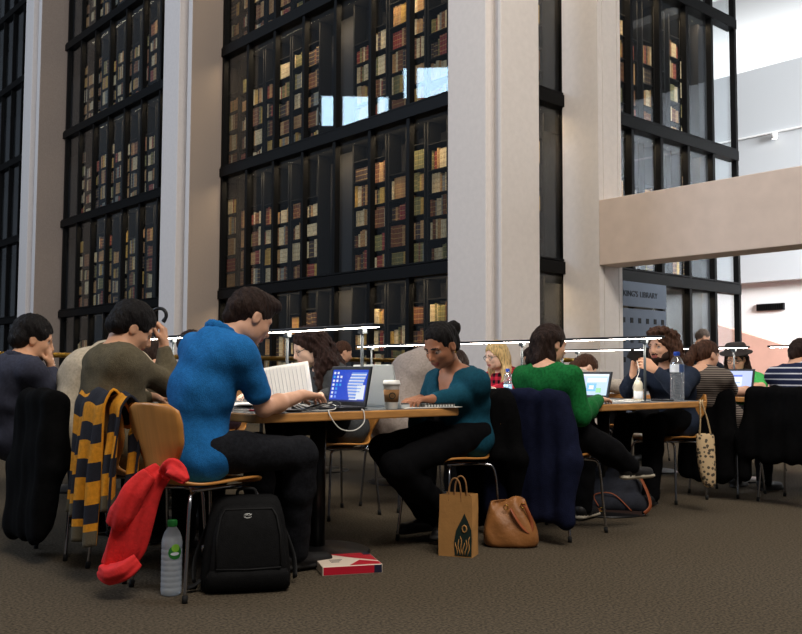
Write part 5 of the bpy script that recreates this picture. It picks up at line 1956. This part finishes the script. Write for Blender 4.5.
for y in (-.062, .07):
    b = MB(); b.tube(bez([M @ Vector(v) for v in [(-.005, y, .205), (.02, y - .02, .16), (.06, y - .02, .105), (.095, y - .01, .085), (.105, y, .13), (.08, y, .20), (.055, y + .01, .235)]], 36), .010, 8, flat=.45); b.build('handle', [M_leather2], hb)
for x, z in ((-.03, .21), (.06, .22)):
    b = MB(); b.tube([M @ Vector((x + .012 * math.cos(t), -.06, z + .012 * math.sin(t))) for t in [2 * math.pi * i / 12 for i in range(12)]], .0025, 6, closed=True); b.build('metal_ring', [M_brass], hb)

# navy bag with brown straps
M, p = bag_frame(613, 516, .0)
nb = thing('canvas_bag', 'navy canvas shoulder bag with brown leather straps, beside the navy coat', 'bag', p)
M = M @ Matrix.Translation((0, .10, 0)) @ Matrix.Diagonal((1.3, 1, 1.15, 1))
B = Body()
P = lambda x, y, z: V(M @ Vector((x, y, z)))
B.cone(P(-.12, -.02, .06), P(.13, -.02, .06), .062, .062, 0, .04)
B.cone(P(-.125, .03, .13), P(.10, .03, .15), .055, .055, 0, .05)
B.cone(P(-.135, .07, .22), P(.07, .07, .24), .045, .045, 0, .05)
B.half(P(0, 0, .002), (0, 0, -1))
sdf_obj(B, 'bag_body', M_canvasn, nb, .008, [((40, 30, 20), .004, .4), ((-24, 44, 36), .003, 1.0)])
b = MB(); b.tube(bez([M @ Vector(v) for v in [(.075, .02, .29), (.12, -.02, .24), (.165, -.06, .14), (.18, -.08, .06), (.15, -.10, .02)]], 24), .016, 8, flat=.3); b.build('leather_strap', [M_leather2], nb)
b = MB(); b.tube(bez([M @ Vector(v) for v in [(-.17, .04, .20), (-.15, -.03, .12), (-.11, -.09, .05), (-.06, -.105, .03)]], 20), .012, 8, flat=.3); b.build('leather_strap', [M_leather2], nb)
b = MB(); b.tube(bez([M @ Vector(v) for v in [(-.07, -.085, .05), (-.09, -.07, .11), (.0, -.075, .12), (.09, -.09, .03)]], 20), .004, 6); b.build('cord', [M_leather2], nb)
b = MB(); b.tube([M @ Vector((-.055 + .010 * math.cos(t), -.108, .035 + .010 * math.sin(t))) for t in [2 * math.pi * i / 12 for i in range(12)]], .003, 6, closed=True); b.build('metal_ring', [M_brass], nb)
b = MB(); b.box((-.10, -.088, .004), (.14, -.080, .03), 0, M); b.build('base_trim', [mat('trim_leather', (52, 34, 28), rough=.6)], nb)

# red and cream paper box on the carpet
t = thing('paper_box', 'flat red and cream box lying on the carpet', 'box', G(348, 566))
A_, B_, C_ = G(322.5, 576.5), G(382.5, 573.0), G(314, 557.5)
ex, ey = (B_ - A_), (C_ - A_)
Mb = Matrix(((ex.normalized().x, -ex.normalized().y, 0, A_.x), (ex.normalized().y, ex.normalized().x, 0, A_.y), (0, 0, 1, 0), (0, 0, 0, 1)))
lx, ly, hz = ex.length, .27, .042
b = MB(); b.box((0, 0, 0), (lx, ly, hz), 0, Mb); b.build('box_body', [M_boxcream], t, bevel=.003)
b = MB()
for y in (-.0008, ly + .0002):
    b.box((.004, y, .004), (lx - .004, y + .0006, hz - .003), 0, Mb)
b.add([Mb @ Vector(v) for v in ((lx * .28, ly - .004, hz + .0008), (lx * .62, ly * .62, hz + .0008), (lx - .004, ly * .30, hz + .0008), (lx - .004, ly - .004, hz + .0008))], [(0, 1, 2, 3)])
b.add([Mb @ Vector(v) for v in ((.45 * lx, .004, hz + .0008), (lx - .004, .004, hz + .0008), (lx - .004, ly * .22, hz + .0008), (lx * .70, ly * .40, hz + .0008))], [(0, 1, 2, 3)])
b.add([Mb @ Vector(v) for v in ((.006, ly * .80, hz + .0008), (lx * .12, ly * .80, hz + .0008), (lx * .12, ly - .01, hz + .0008), (.006, ly - .01, hz + .0008))], [(0, 1, 2, 3)])
b.build('red_print', [M_boxred], t)
b = MB(); b.box((lx * .86, -.0012, .004), (lx - .003, .0, hz - .003), 0, Mb)
b.add([Mb @ Vector(v) for v in ((lx * .86, ly * .80, hz + .0012), (lx - .004, ly * .80, hz + .0012), (lx - .004, ly - .004, hz + .0012), (lx * .86, ly - .004, hz + .0012))], [(0, 1, 2, 3)])
b.build('navy_print', [M_boxnavy], t)
b = MB()
for k in range(3):
    b.box((lx * .2, ly * (.30 + .09 * k), hz + .0004), (lx * (.34 + .04 * k), ly * (.33 + .09 * k), hz + .001), 0, Mb)
b.build('printed_lines', [M_ink_], t)

# patterned tote bag hanging from the table end
tp = W(707, 452, 6.02)
tb = thing('tote_bag', 'cream tote bag with small dark prints hanging from the table end', 'bag', (tp.x, tp.y, .19))
m = mat('printed_canvas', (206, 178, 138), rough=.9, bump=.2, bscale=120)
nt = m.node_tree; bs = nt.nodes['Principled BSDF']
tc = nd(nt, 'ShaderNodeTexCoord'); vo = nd(nt, 'ShaderNodeTexVoronoi'); vo.inputs['Scale'].default_value = 42
nt.links.new(tc.outputs['Object'], vo.inputs['Vector'])
lt_ = nd(nt, 'ShaderNodeMath', operation='LESS_THAN'); lt_.inputs[1].default_value = .42
nt.links.new(vo.outputs['Distance'], lt_.inputs[0])
mx = nd(nt, 'ShaderNodeMix', data_type='RGBA'); nt.links.new(lt_.outputs[0], mx.inputs[0])
mx.inputs[6].default_value = (*lin((206, 178, 138)), 1); mx.inputs[7].default_value = (*lin((84, 74, 62)), 1)
nt.links.new(mx.outputs[2], bs.inputs['Base Color'])
Mt = Matrix.Translation((tp.x, tp.y, 0)) @ Matrix.Rotation(math.atan2(tp.y, tp.x) - math.pi / 2, 4, 'Z')
b = MB(); loft(b, Mt, [(.165, .012, 0, .020, .02), (.18, .012, 0, .038, .034), (.22, .006, 0, .048, .044), (.32, -.004, 0, .058, .046), (.42, -.008, 0, .060, .034), (.50, -.010, 0, .058, .02), (.515, -.010, 0, .056, .012), (.522, -.012, .0, .050, .008)], p=2.6)
b.build('bag_body', [m], tb, subsurf=1)
top_a = Mt @ Vector((-.035, 0, .735))
for q, y in ((-.045, -.012), (.025, .012)):
    b = MB(); b.tube(bez([Mt @ Vector((q, y, .515)), Mt @ Vector((q * .6 - .012, y, .62)), Mt @ Vector((q * .2 - .03, y, .715)), Mt @ Vector((q * .2 - .03, y + .02, .742))], 16), .007, 6, flat=.4); b.build('strap', [mat('strap_canvas', (190, 164, 124), rough=.9)], tb)
